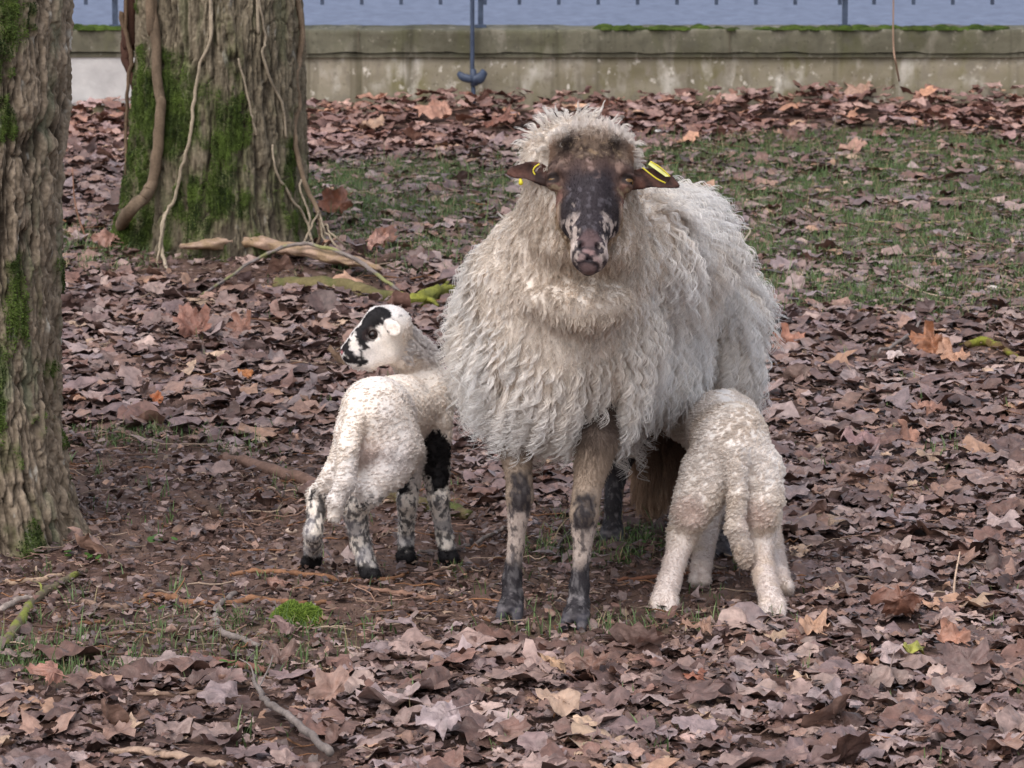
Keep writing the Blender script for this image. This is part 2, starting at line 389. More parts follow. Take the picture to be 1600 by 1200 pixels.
# moss on the coping
def moss_cushions(xr, n, sd):
    rg = np.random.default_rng(sd); parts = []
    th = np.linspace(0, 2 * np.pi, 10, endpoint=False)
    for _ in range(n):
        x = rg.uniform(*xr); y = WY + rg.uniform(-.004, .1)
        if fbm(np.array([[x * 1.6, .3, .2]]), 3, 60)[0] < .08 + .12 * rg.random(): continue
        r = rg.uniform(.006, .026); h = r * rg.uniform(.3, .9)
        k = np.linspace(0, 1, 4); rr = np.cos(k * np.pi / 2); V = []
        V = np.array([[x + r * 1.5 * a * np.cos(t), y + r * a * np.sin(t), z_top + h * b] for a, b in zip(rr, np.sin(k * np.pi / 2)) for t in th])
        V += (vnoise(V * 90, 5) * .003)[:, None]
        i = np.arange(3)[:, None]; j = np.arange(10)[None]; j2 = (j + 1) % 10
        parts.append((V, [np.stack([i * 10 + j, i * 10 + j2, (i + 1) * 10 + j2, (i + 1) * 10 + j], -1).reshape(-1, 4)]))
    return merge(parts)
M_joint = plain('wall_joint', srgb(84, 78, 66), srgb(104, 96, 80), 30, .95, .3)
for k_, px_ in enumerate([-330, 560, 1140, 1720]):
    x = P(px_, 60, WY)[0]
    mesh('joint', *box((x, WY + .012, (z_cap + z_top) / 2 - .002), (.006, .03, z_top - z_cap - .004)), M_joint, wall, smooth=False)
mv, mf = moss_cushions((-3.2, 3.2), 1100, 5)
mc = lerp(srgb(42, 54, 24), srgb(80, 96, 42), np.clip(.5 + fbm(mv * 30, 3, 3), 0, 1)); mc = lerp(mc, srgb(60, 58, 40), np.clip(fbm(mv * 9, 3, 8) * 2, 0, .8))
tag(mesh("moss", mv, mf, M_moss, wall, col=mc), kind="stuff")
# crumbs and dirt edge on the coping
# ------------------------------------------------------------------ iron fence on the wall
M_iron = plain("blue_grey_painted_iron", srgb(46, 56, 76), srgb(66, 78, 100), 40, .5, .3, 200, .5, 0)
fence = empty("fence", (0, WY + .2, z_top), label="blue-grey iron railing standing on the low wall", cat="fence")
FY = WY + .17
post_px = [180, 751, 1320, 1889]
for px_ in post_px + [-390, 2458]:
    x = P(px_, 30, FY)[0]
    mesh("post", *merge([box((x, FY, z_top + .55), (.021, .021, 1.12)), box((x, FY, z_top + .006), (.045, .045, .012))]), M_iron, fence, smooth=False)
zr = P(800, -14, FY)[2]
x0, x1 = P(-390, 0, FY)[0], P(2458, 0, FY)[0]
mesh("rail", *box(((x0 + x1) / 2, FY - .018, zr), (x1 - x0, .012, .035)), M_iron, fence, smooth=False)
mesh("rail", *box(((x0 + x1) / 2, FY - .018, zr + .85), (x1 - x0, .012, .035)), M_iron, fence, smooth=False)
pk = [504 + 61.5 * i for i in range(-14, 34)]
for px_ in pk:
    if min(abs(px_ - q) for q in post_px) < 20: px_ += 8
    x = P(px_, 3, FY)[0]; zb = P(800, 7, FY)[2]
    mesh("picket", *merge([box((x, FY - .018, (zb + zr + .95) / 2), (.014, .014, zr + .95 - zb))]), M_iron, fence, smooth=False)
# stay rod in front of the wall
stay = empty("fence_stay", G(741, 158), label="blue iron stay bar leaning on the wall with a small cross foot", cat="stay bar")
a = P(738, -40, WY - .03); b_ = P(738, 60, WY - .03); c_ = P(741, 162, WY - .045)
V, Fq = tube(smooth_path([a + (0, 0, .35), a, b_, P(738, 115, WY - .035), c_], 20), .0085, 8)
mesh("rod", V, Fq, M_iron, stay)
v1 = tube(smooth_path([P(716, 114, WY - .03), P(724, 121, WY - .045), P(738, 124, WY - .05)], 8), [.006, .008, .01, .01, .01, .01, .01, .01], 8, flat=1.6)
v2 = tube(smooth_path([P(738, 124, WY - .05), P(750, 122, WY - .045), P(757, 112, WY - .03)], 8), [.01, .012, .013, .014, .014, .013, .012, .011], 8, flat=1.6)
mesh("foot_bracket", *merge([v1, v2, tube([P(739, 108, WY - .045), P(741, 134, WY - .045)], [.012, .015], 8)]), M_iron, stay)
print("env", time.time() - T0)

# ================================================================== TREES
def bark_tree(name, cx, cy, prof, sd, nth, zs, furrow, amp, buttress, palette, mossf, label, th0=0.0, fine=1.0, lean=(0, 0)):
    """prof: list of (z, radius). returns empty + surface arrays."""
    th = np.linspace(0, 2 * np.pi, nth, endpoint=False) + th0
    TH, Z = np.meshgrid(th, zs, indexing='ij'); pz = np.array(prof)
    Rr = np.interp(Z, pz[:, 0], pz[:, 1])
    ct, st = np.cos(TH), np.sin(TH)
    base = np.stack([ct, st, Z * 0], -1)
    # buttress lobes near the ground
    lob = fbm(np.stack([ct * 2.1, st * 2.1, Z * .8], -1), 2, sd) + .5 * fbm(np.stack([ct * 5, st * 5, Z * 1.2], -1), 2, sd + 2)
    Rr = Rr * (1 + buttress * lob * (1 - sstep(0, .7, Z)) + .07 * lob)
    # furrows
    wob = .10 * fbm(np.stack([ct * 3, st * 3, Z * 3.0], -1), 3, sd + 4) + .02 * fbm(np.stack([ct * 12, st * 12, Z * 14], -1), 2, sd + 5)
    a_, b_ = ct + wob * st, st - wob * ct
    def st_(k, zk, o): return vnoise(np.stack([a_ * k, b_ * k, Z * zk], -1), sd + o)
    rid = 1 - np.abs(st_(furrow, 3.6, 9)) * 2.6; rid2 = 1 - np.abs(st_(furrow * 2.1, 6.5, 10)) * 2.4; rid3 = 1 - np.abs(st_(furrow * 4.4, 15, 11)) * 2.2
    fineN = fbm(np.stack([ct * 40, st * 40, Z * 34], -1) * fine, 4, sd + 12)
    plates = fbm(np.stack([a_ * furrow * 1.8, b_ * furrow * 1.8, Z * 20], -1), 3, sd + 15)
    chip = sstep(.02, .16, plates) + sstep(.1, .3, -plates) * -.6
    brk = sstep(.55, .95, 1 - np.abs(vnoise(np.stack([a_ * furrow * .9, b_ * furrow * .9, Z * 11 + 2 * wob * 10], -1), sd + 21)) * 2.5)
    d = -.5 * brk - np.clip(rid, -.2, 1) ** 2 * 1.0 - .55 * np.clip(rid2, 0, 1) ** 2 - .28 * np.clip(rid3, 0, 1) ** 2 + .55 * fineN + .35 * chip
    Rr = Rr + amp * d
    V = np.stack([cx + ct * Rr + lean[0] * Z, cy + st * Rr + lean[1] * Z, Z], -1)
    V[..., 2] += float(gz(cx, cy)) - .12
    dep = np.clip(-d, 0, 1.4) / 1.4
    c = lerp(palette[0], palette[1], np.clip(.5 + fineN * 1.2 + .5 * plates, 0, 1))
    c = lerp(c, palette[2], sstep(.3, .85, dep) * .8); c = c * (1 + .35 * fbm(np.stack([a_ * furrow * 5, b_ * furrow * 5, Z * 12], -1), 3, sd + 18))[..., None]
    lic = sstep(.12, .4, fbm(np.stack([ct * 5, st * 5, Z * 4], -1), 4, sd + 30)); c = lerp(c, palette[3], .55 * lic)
    wh = sstep(.42, .55, fbm(np.stack([ct * 12, st * 12, Z * 14], -1), 4, sd + 33)); c = lerp(c, palette[4], .6 * wh)
    m = mossf(V, TH, Z, d, fineN)
    mc = lerp(srgb(42, 52, 22), srgb(82, 98, 42), np.clip(.5 + fbm(V * 45, 3, sd + 40), 0, 1))
    c = lerp(c, mc, m); V = V + (m * .003)[..., None] * np.stack([ct, st, 0 * Z], -1)
    t = empty(name, (cx, cy, float(gz(cx, cy))), **label)
    n0, n1 = len(th), len(zs)
    Fq = grid_faces(n0, n1, True); VV = V.reshape(-1, 3)
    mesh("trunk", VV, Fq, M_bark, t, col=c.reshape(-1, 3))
    return t, VV, Fq, m.reshape(-1)
M_bark = mat_attr("bark", .9, .6, 160, .15, .22, 130, bdist=.004)
M_hair = bpy.data.materials.new("fibre"); M_hair.use_nodes = True
_b = M_hair.node_tree.nodes["Principled BSDF"]; _a = M_hair.node_tree.nodes.new("ShaderNodeAttribute"); _a.attribute_name = "Col"
M_hair.node_tree.links.new(_a.outputs["Color"], _b.inputs["Base Color"]); _b.inputs["Roughness"].default_value = .7; _b.inputs["Specular IOR Level"].default_value = .25
def moss_fuzz(parent, V, Q, m, n, sd, vis=None):
    seed(sd); mq = m[Q].mean(1); cen = V[Q].mean(1)
    mask = mq.copy()
    if vis is not None: mask = mask * vis(cen)
    nf = np.cross(V[Q[:, 2]] - V[Q[:, 0]], V[Q[:, 3]] - V[Q[:, 1]]); ar = np.linalg.norm(nf, axis=1) * np.clip(mask - .35, 0, 1)
    f = rng.choice(len(Q), n, p=ar / ar.sum()); a = rng.random((n, 1)); b = rng.random((n, 1))
    p = V[Q[f, 0]] * (1 - a) * (1 - b) + V[Q[f, 1]] * a * (1 - b) + V[Q[f, 2]] * a * b + V[Q[f, 3]] * (1 - a) * b
    nn = nrm(nf[f]); dirv = nrm(nn + .5 * rng.normal(size=(n, 3)) + np.array([0, 0, .25])); L = rng.uniform(.002, .007, (n, 1))
    pts = np.stack([p, p + dirv * L * .55, p + dirv * L + np.array([0, 0, -.1]) * L], 1)
    k = np.clip(.5 + fbm(p * 22, 3, 2) * 1.3 + rng.normal(0, .12, n), 0, 1); col = lerp(srgb(42, 54, 22), srgb(90, 108, 46), k)
    strands("moss", pts, np.broadcast_to(np.array([.0011, .0009, .0004]), (n, 3)), col, M_hair, parent)["kind"] = "stuff"
# --- big tree behind
seed(31)
c1 = G(345, 405); TY = c1[1] + .28
zc = float(gz(P(345, 300, TY)[0], TY))
def prof_at(rows):                                # rows: (py, halfwidth px)
    out = []
    for py, hw in rows:
        p = P(345, py, TY); out.append((p[2] - zc + .12, hw / F * math.hypot(TY, 1.2)))
    return sorted(out)
pr = prof_at([(415, 172), (395, 158), (350, 146), (300, 139), (200, 134), (100, 130), (0, 127)])
pr = [(0, pr[0][1] * 1.08)] + pr + [(5.2, pr[-1][1] * .78)]
zs = np.concatenate([np.linspace(0, 1.02, 330), np.linspace(1.03, 5.2, 120)])
def mossB(V, TH, Z, d, fn):
    side = V[..., 0] - P(345, 300, TY)[0]; u, v = to_px(V)
    n = fbm(V * 7, 4, 50); n2 = fbm(V * np.array([16, 16, 5]), 4, 55)
    z = Z - .12
    m = sstep(-.10, .22, n + .60 - z * 1.25 + .5 * n2 - np.clip(side * 1.6, 0, .5))
    strip = np.exp(-((side - .0) / .1) ** 2) * sstep(.02, .2, n2 + .1) * (1 - sstep(.55, .8, z))
    left = np.exp(-((side + .16) / .07) ** 2) * sstep(-.1, .15, n2 + .25 - z * .6) * (1 - sstep(.32, .6, z))
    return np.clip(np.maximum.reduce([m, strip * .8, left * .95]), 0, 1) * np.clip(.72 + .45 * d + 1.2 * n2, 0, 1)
bpal = [srgb(92, 83, 69), srgb(126, 115, 97), srgb(62, 55, 46), srgb(98, 98, 74), srgb(160, 154, 142)]
tx = P(345, 300, TY)[0]
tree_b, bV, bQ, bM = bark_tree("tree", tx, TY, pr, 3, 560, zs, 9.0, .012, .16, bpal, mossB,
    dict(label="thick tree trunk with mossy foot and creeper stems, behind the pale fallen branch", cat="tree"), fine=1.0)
tree_b["group"] = "trees"
moss_fuzz(tree_b, bV, bQ, bM, 60000, 5, lambda c: (c[:, 1] < TY + .05))
# --- near tree, left edge
seed(32)
c2 = G(40, 868); LY = c2[1] + .20; lx = P(-75, 500, LY)[0]
def edge(py): return P(np.interp(py, [0, 150, 300, 450, 600, 700, 800, 870], [112, 110, 98, 92, 92, 100, 122, 150]), py, LY)[0] - lx
pr2 = [(P(0, py, LY)[2] + .12, edge(py)) for py in (870, 830, 800, 750, 700, 600, 450, 300, 150, 0)]
pr2 = [(0, pr2[0][1] * 1.1)] + pr2 + [(5.0, pr2[-1][1] * .8)]
zs2 = np.concatenate([np.linspace(0, 1.25, 520), np.linspace(1.26, 5.0, 120)])
def mossL(V, TH, Z, d, fn):
    u, v = to_px(V); n = fbm(V * 9, 4, 70); n2 = fbm(V * np.array([22, 22, 6]), 4, 75); z = Z - .12; x = V[..., 0]
    e = lx + .13
    m = sstep(.0, .22, n + .32 * np.exp(-((z - .38) / .3) ** 2) - np.clip((x - e) * 3.2, -.2, .9) + .2 * n2)
    return m * np.clip(.6 + .5 * d + 1.4 * n2, 0, 1) * .9
lpal = [srgb(96, 84, 70), srgb(142, 127, 110), srgb(50, 42, 34), srgb(106, 112, 90), srgb(186, 182, 172)]
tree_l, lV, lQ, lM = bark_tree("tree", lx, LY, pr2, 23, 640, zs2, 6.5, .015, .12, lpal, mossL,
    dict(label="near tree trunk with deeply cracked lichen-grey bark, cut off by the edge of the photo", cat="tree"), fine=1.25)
tree_l["group"] = "trees"
moss_fuzz(tree_l, lV, lQ, lM, 45000, 6, lambda c: (c[:, 1] < LY + .03) & (c[:, 0] > lx - .1))
print("trees", time.time() - T0)
# --- creepers on the big tree
M_vine = mat_attr("vine_bark", .85, .5, 220, .2, .2, 160, bdist=.002)
def on_trunk(px, py, off=.004):
    """a point on the front of the big trunk seen at that pixel."""
    z = P(px, py, TY - .25)[2]
    r = np.interp(z - zc + .12, [a for a, b in pr], [b for a, b in pr])
    for _ in range(4):
        Y = TY - math.sqrt(max(r * r - (P(px, py, TY - .2)[0] - tx) ** 2, .0004)); q = P(px, py, Y - off); r = np.interp(q[2] - zc + .12, [a for a, b in pr], [b for a, b in pr])
    return P(px, py, Y - off)
def vine(pts, r0, r1, label, colr, name="creeper", wob=.003, off=.006, sd=0, top=None, group="creepers climbing the big tree"):
    W = [on_trunk(a, b, off) for a, b in pts[:-1]]
    last = pts[-1]; W.append(G(last[0], last[1], .004) if last[1] > 385 else on_trunk(*last, off))
    if top: W = [W[0] + np.array([0, .03, top])] + W
    n = 14 * len(W); p = smooth_path(W, n)
    p = p + wob * np.stack([vnoise(np.stack([np.arange(n) * .33, np.full(n, sd), np.full(n, k)], -1), sd) for k in range(3)], -1)
    V, Fq = tube(p, np.linspace(r0, r1, n) * (1 + .15 * vnoise(np.stack([np.arange(n) * .5, np.full(n, sd), np.zeros(n)], -1), 2)), 10, .12, sd)
    c = lerp(colr, colr * .6, np.clip(.4 + fbm(V * 60, 3, 5), 0, 1))
    o = mesh(name, V, Fq, M_vine, col=c); return tag(o, label, "creeper", group)
vp = srgb(176, 160, 138); vb = srgb(122, 104, 86)
vine([(236, 0), (238, 60), (243, 130), (250, 200), (246, 260), (232, 305)], .020, .024, "x", vb, "creeper_stem", .004, .02, 1, 2.5)
o = bpy.data.objects["creeper_stem"]; bpy.data.objects.remove(o)
def free_vine(W, rad, label, colr, sd, wob=.003, cat="creeper"):
    W = [np.asarray(q) for q in W]; n = 12 * len(W); p = smooth_path(W, n)
    p = p + wob * np.stack([vnoise(np.stack([np.arange(n) * .3, np.full(n, sd + .5), np.full(n, k)], -1), sd) for k in range(3)], -1)
    V, Fq = tube(p, np.interp(np.linspace(0, 1, n), np.linspace(0, 1, len(rad)), rad), 12, .15, sd)
    c = lerp(colr, colr * .55, np.clip(.4 + fbm(V * np.array([60, 60, 25]), 3, 5), 0, 1))
    return tag(mesh("creeper", V, Fq, M_vine, col=c), label, cat, "creepers climbing the big tree")
top = lambda px, py, Y, z: P(px, py, Y) + np.array([0, 0, z])
free_vine([top(236, 0, TY - .2, 2.5), P(234, -60, TY - .2), on_trunk(237, 0, .012), on_trunk(244, 70, .012), on_trunk(247, 140, .012), on_trunk(252, 165, .012), on_trunk(246, 230, .014), on_trunk(238, 285, .02), P(226, 308, TY - .24), P(198, 336, TY - .22), G(180, 362, -.02)],
          [.014, .014, .015, .0155, .016, .0165, .016, .017, .020, .020, .019], "thick brown creeper stem bending out to the left at the foot of the big tree", vb, 3)
free_vine([top(199, 0, TY + .02, 2.2), P(196, -60, TY + .02), P(189, 20, TY + .02), P(195, 45, TY + .02), P(206, 95, TY), P(200, 120, TY), P(198, 190, TY), P(196, 290, TY), G(196, 352)], [.005, .005, .006, .007, .007, .006, .005, .005, .004],
          "thin dark creeper hanging beside the big tree's outline, next to the pale wall end", srgb(112, 92, 74), 5)
free_vine([top(207, 0, TY + .05, 2.2), P(206, -30, TY + .05), P(202, 40, TY + .06), P(198, 80, TY + .06), P(208, 125, TY + .04), P(212, 160, TY + .02)], [.022, .022, .024, .02, .012, .004],
          "dark reddish creeper mass behind the big tree's outline", srgb(84, 58, 48), 6, .008)
free_vine([top(328, 0, TY - .22, 2.5), on_trunk(328, -50), on_trunk(329, 0), on_trunk(330, 55), on_trunk(312, 105), on_trunk(303, 160), on_trunk(297, 215), on_trunk(283, 265), on_trunk(274, 310), on_trunk(258, 335, .02), P(252, 365, TY - .3), P(254, 395, TY - .34), G(262, 425)],
          [.004, .004, .004, .0045, .0045, .005, .005, .005, .005, .0055, .0055, .0055, .005], "long pale winding creeper down the middle of the big tree to its mossy foot", vp, 7)
free_vine([on_trunk(264, 322, .012), P(257, 345, TY - .31), P(250, 380, TY - .33), G(246, 412)], [.003, .004, .004, .003], "short pale creeper end beside the mossy foot of the big tree", vp, 8)
free_vine([top(466, 0, TY - .05, 2.2), P(463, -40, TY - .04), P(466, 0, TY - .05), P(471, 40, TY - .05), P(468, 95, TY - .05), P(461, 118, TY - .07), P(467, 160, TY - .07), P(460, 205, TY - .1), P(468, 255, TY - .12), P(482, 300, TY - .14), P(498, 335, TY - .16), P(500, 365, TY - .16), G(492, 395)],
          [.008, .008, .009, .009, .009, .010, .009, .008, .008, .008, .007, .006, .005], "tan creeper running down the outline of the big tree on the side of the sheep", vb * 1.15, 9)
free_vine([top(402, 0, TY - .2, 2.2), on_trunk(402, -40), on_trunk(404, 0), on_trunk(415, 60), on_trunk(410, 85), on_trunk(425, 130), on_trunk(441, 165), on_trunk(448, 215)], [.004] * 8, "fine creeper zigzagging high across the bark of the big tree", vp * .8, 10)
free_vine([on_trunk(372, 90), on_trunk(385, 140), on_trunk(393, 180), on_trunk(402, 210)], [.003] * 4, "short fine creeper thread in the middle of the big tree's bark", vp * .85, 11)
free_vine([on_trunk(425, 225), on_trunk(432, 268), on_trunk(455, 308), on_trunk(478, 345, .02), G(492, 393)], [.003, .0035, .004, .004, .004], "forked pale creeper root reaching the ground at the big tree's foot", vp, 12)
rr = np.random.default_rng(4)
for k, (a, b, c_) in enumerate([((468, 280), (480, 330), (487, 398)), ((498, 335), (515, 370), (540, 400)), ((500, 345), (508, 385), (500, 405)), ((497, 330), (478, 372), (470, 398)), ((505, 350), (528, 375), (560, 392))]):
    free_vine([P(*a, TY - .17), P(*b, TY - .2), G(*c_)], [.003, .0035, .002], ["root strand hanging straight at the big tree's foot", "root strand spreading outward toward the sheep", "middle root strand curling at the big tree's foot",
              "root strand crossing back over the bark at the big tree's foot", "outermost root strand near the curled brown leaf"][k], vp * .9, 20 + k, .008)
print("vines", time.time() - T0)
# ================================================================== LEAF LITTER, TWIGS, GRASS
KEEP = []                                        # ground points the loose litter leaves free: (x, y, radius)
for px_, py_ in [(795, 965), (797, 985), (899, 972), (897, 995), (956, 850), (1128, 868), (487, 890), (580, 912), (633, 886), (702, 886), (1038, 955), (1207, 965), (1093, 922), (1223, 934)]:
    g_ = G(px_, py_); KEEP.append((g_[0], g_[1], .062))
def leaf_template(sd, na=30, nr=3, kind=0):
    """a palmate (plane / maple) leaf, about 1 unit across: vertices, faces (quads+tris), edge radius."""
    rg = np.random.default_rng(sd); th = np.linspace(0, 2 * np.pi, na, endpoint=False)
    if kind == 2:    # oval leaf
        r = .30 + .2 * np.abs(np.sin(th)) ** .8; r = r * (1 + rg.normal(0, .03, na))
    else:
        lob = [(90, .56), (90 + 52, .5), (90 - 52, .5), (90 + 108, .36), (90 - 108, .36)]
        if kind == 1: lob = [(90, .58), (150, .46), (30, .46)]
        r = np.full(na, .17)
        for a, L in lob:
            a = math.radians(a + rg.normal(0, 4)); L = L * rg.uniform(.85, 1.1)
            dth = np.abs((th - a + np.pi) % (2 * np.pi) - np.pi)
            r = np.maximum(r, L * (1 - np.clip(dth / rg.uniform(.42, .7), 0, 1) ** 1.3 * rg.uniform(.3, .55)) * (dth < .62))
        r = r * (1 + np.where(np.arange(na) % 2, .09, -.07) * rg.uniform(.3, 1.3, na))
        r = np.maximum(r, .16)
    if rg.random() < .45 or (sd < 400 and rg.random() < .4):   # torn
        a = rg.uniform(0, 2 * np.pi); dth = np.abs((th - a + np.pi) % (2 * np.pi) - np.pi); r = np.where(dth < rg.uniform(.5, 1.1), r * rg.uniform(.35, .7), r)
    k = np.linspace(0, 1, nr + 1)[1:]
    V = np.concatenate([[[0, 0, 0]], np.stack([(np.cos(th)[None] * r * k[:, None]).ravel(), (np.sin(th)[None] * r * k[:, None]).ravel(), np.zeros(na * nr)], -1)])
    x, y = V[:, 0], V[:, 1]; rr = np.hypot(x, y)
    fold = rg.uniform(-.4, .7); cup = rg.uniform(-.5, .8) * (1 if rg.random() < .7 else -1); roll = rg.uniform(-1, 1)
    z = np.abs(x) * fold * .5 + rr ** 2 * cup * .55 + .15 * vnoise(np.stack([x * 4 + sd, y * 4, x * 0], -1), sd) + .11 * vnoise(np.stack([x * 9 + sd, y * 9, x * 0], -1), sd + 1)
    a = rg.uniform(0, np.pi); s = x * np.cos(a) + y * np.sin(a); z = z + roll * .9 * np.clip(s, 0, 1) ** 2
    # fine vein ridges
    ang = np.arctan2(y, x); z = z + .018 * np.cos(ang * 7 + 1) * rr * 2
    V[:, 2] = (z - z.mean()) * (.62 if sd < 400 else 1); V[:, :2] *= rg.uniform(.85, 1.05, 2)
    j = np.arange(na); j2 = (j + 1) % na
    tri = np.stack([np.zeros(na, int), 1 + j, 1 + j2], -1)
    q = [np.stack([1 + i * na + j, 1 + (i + 1) * na + j, 1 + (i + 1) * na + j2, 1 + i * na + j2], -1) for i in range(nr - 1)]
    q = np.vstack(q); T = np.vstack([tri, q[:, [0, 1, 2]], q[:, [0, 2, 3]]])
    shade = .92 + .22 * sstep(.2, 1, np.concatenate([[0], np.repeat(k, na)])) * rg.uniform(-1, 1) + .14 * vnoise(np.stack([x * 7, y * 7, x * 0 + 3], -1), sd + 4)
    return V, T, shade
LEAFPAL = np.array([srgb(*c) for c in [(142, 116, 110), (120, 94, 90), (152, 126, 120), (104, 80, 76), (136, 104, 92), (164, 138, 130), (128, 104, 104), (90, 66, 60), (148, 114, 100),
                                       (112, 84, 76), (156, 134, 132), (168, 128, 104), (122, 88, 78), (140, 120, 122), (176, 146, 122)]])
_g = LEAFPAL.mean(1, keepdims=True); LEAFPAL = (_g + (LEAFPAL - _g) * .84) * 1.02 * np.array([1.03, 1.0, .945])
LEAFW = np.array([10, 10, 8, 9, 8, 5, 8, 7, 6, 8, 5, 2.2, 7, 6, 1.6]); LEAFW = LEAFW / LEAFW.sum()
M_leaf = mat_attr("dead_leaf", .5, .8, 75, .5, .30, 55, bdist=.005)
def rotm(yaw, tilt, az):
    """per-leaf rotation matrices (n,3,3): yaw about z, then tilt about the horizontal axis at az."""
    c, s = np.cos(yaw), np.sin(yaw); o = np.zeros_like(c); one = o + 1
    Rz = np.stack([np.stack([c, -s, o], -1), np.stack([s, c, o], -1), np.stack([o, o, one], -1)], -2)
    kx, ky = np.cos(az), np.sin(az); ct, st = np.cos(tilt), np.sin(tilt); v = 1 - ct
    Rt = np.stack([np.stack([ct + kx * kx * v, kx * ky * v, ky * st], -1), np.stack([kx * ky * v, ct + ky * ky * v, -kx * st], -1), np.stack([-ky * st, kx * st, ct], -1)], -2)
    return Rt @ Rz
def instance(Vt, Ft, sh, pos, Rm, size, colr):
    n = len(pos); m = len(Vt)
    V = np.einsum('nij,mj->nmi', Rm, Vt) * size[:, None, None] + pos[:, None]
    Fi = (Ft[None] + (np.arange(n) * m)[:, None, None]).reshape(-1, Ft.shape[1])
    c = colr[:, None] * sh[None, :, None]
    return V.reshape(-1, 3), Fi, c.reshape(-1, 3)
def scatter(name, templates, pos, Rm, size, colr, mat, **tg):
    pick = rng.integers(0, len(templates), len(pos)); VV, FF, CC = [], [], []; off = 0
    for t in range(len(templates)):
        m = pick == t
        if not m.any(): continue
        v, f, c = instance(*templates[t], pos[m], Rm[m], size[m], colr[m]); VV.append(v); FF.append(f + off); CC.append(c); off += len(v)
    o = mesh(name, np.vstack(VV), np.vstack(FF), mat, col=np.vstack(CC)); return tag(o, **tg)
# ------------------------------------------------------------------ single sticks and branches
def stick(pts, rad, label, colr, name="twig", cat="twig", group="twigs and sticks on the ground", sd=0, wob=.004, lift=.011, moss=None, side=(), ns=10, rough=.22, flat=1.0, lifts=None):
    W = np.array([G(a, b, lift + (lifts[i] if lifts else 0)) for i, (a, b) in enumerate(pts)])
    n = 10 * len(W); p = smooth_path(W, n); p = p + wob * np.stack([vnoise(np.stack([np.arange(n) * .4, np.full(n, sd + .5), np.full(n, k)], -1), sd) for k in range(3)], -1)
    rr_ = np.interp(np.linspace(0, 1, n), np.linspace(0, 1, len(rad)), rad); parts = [tube(p, rr_, ns, rough, sd, flat)]; KEEP.extend([(q[0], q[1] - .012, .030 + r_) for q, r_ in zip(p[::3], rr_[::3])])
    for (t, dx, dy, dz, r_) in side:
        k = int(t * (n - 1)); b = p[k] + np.array([dx, dy, dz]); parts.append(tube(smooth_path([p[k], (p[k] + b) / 2 + .006, b], 10), np.linspace(r_, r_ * .5, 10), 6, .1, sd))
    V, Fq = merge(parts); c = lerp(colr, colr * .55, np.clip(.35 + fbm(V * np.array([70, 70, 70]), 4, sd), 0, 1))
    if moss is not None: c = lerp(c, moss, np.clip(sstep(0, .2, fbm(V * 25, 3, sd + 3) + .05 + .0 * V[:, 2]), 0, 1))
    return tag(mesh(name, V, Fq, M_vine, col=c), label, cat, group)
seed(51)
br = srgb(128, 104, 90); pal = srgb(188, 160, 136); org = srgb(146, 106, 80); gry = srgb(142, 130, 124); mg = srgb(130, 128, 60); dk = srgb(92, 72, 62)
# the split log
o = stick([(283, 412), (330, 408), (390, 402), (440, 412), (500, 424), (560, 436), (592, 446)], [.012, .022, .027, .026, .024, .020, .010], "pale split branch of bare wood lying in front of the big mossy tree", srgb(178, 150, 130), "branch", "branch", sd=1, lift=.05, ns=28, rough=.3, flat=.7, moss=srgb(150, 126, 100))
stick([(430, 448), (480, 450), (540, 456), (585, 466), (640, 470)], [.02, .028, .03, .024, .012], "thick dull mossy branch lying under the pale split one", srgb(120, 108, 74), "branch", "branch", sd=2, lift=.008, moss=srgb(96, 94, 58), ns=14)
stick([(300, 478), (345, 452), (420, 428), (480, 424), (560, 440), (610, 462), (645, 478)], [.003, .004, .005, .0055, .006, .005, .003], "long thin lichen-dotted stick crossing over the pale split branch", gry, sd=3, moss=srgb(136, 134, 90), lifts=[.0, .01, .05, .07, .05, .02, .0])
stick([(550, 424), (610, 412), (650, 402), (690, 398)], [.01, .016, .014, .008], "dark branch piece between the big tree and the ewe, beside upright leaves", dk, "branch", "branch", sd=4, ns=12)
stick([(350, 722), (390, 732), (440, 748), (490, 762), (530, 772)], [.010, .0135, .0145, .014, .012], "smooth brown stick lying behind the spotted lamb", srgb(124, 98, 86), "branch", "branch", sd=5, ns=14, lift=.012, rough=.1)
stick([(590, 782), (640, 790), (700, 802), (735, 812)], [.012, .014, .015, .012], "mossy stick seen between the spotted lamb's legs, continuing past its front hooves", srgb(104, 92, 66), "branch", "branch", sd=6, ns=14, moss=srgb(84, 88, 50), lift=.01)
stick([(295, 778), (318, 795), (338, 812)], [.010, .013, .011], "short stubby dark stick on the bare soil between near tree and lamb", dk * 1.15, sd=7, ns=12, lift=.008)
stick([(0, 1024), (30, 985), (52, 948), (90, 922), (135, 900)], [.009, .010, .009, .008, .005], "greenish mossy stick curving along the soil at the foot of the near tree", srgb(120, 108, 88), sd=8, moss=srgb(124, 128, 62), side=[(.6, -.02, .03, .02, .003)])
stick([(0, 962), (30, 948), (60, 942)], [.006, .007, .005], "short pale grey stick end poking in at the photo's edge", srgb(172, 156, 146), sd=9)
stick([(0, 918), (60, 915), (100, 905)], [.004, .006, .004], "pale stick piece lying above the greenish mossy one", pal, sd=10)
stick([(358, 905), (420, 901), (480, 906), (540, 912), (600, 915), (640, 903)], [.004, .005, .0055, .005, .005, .003], "long orange-brown stick running behind the spotted lamb's rear hoof", org, sd=11)
stick([(222, 942), (255, 938), (290, 950), (340, 952), (400, 945), (460, 952), (510, 950)], [.004, .007, .007, .006, .006, .006, .004], "crooked orange-brown stick above the green moss cushion", org * .95, sd=12, side=[(.25, .02, .03, .03, .002), (.55, -.02, .03, .01, .002)])
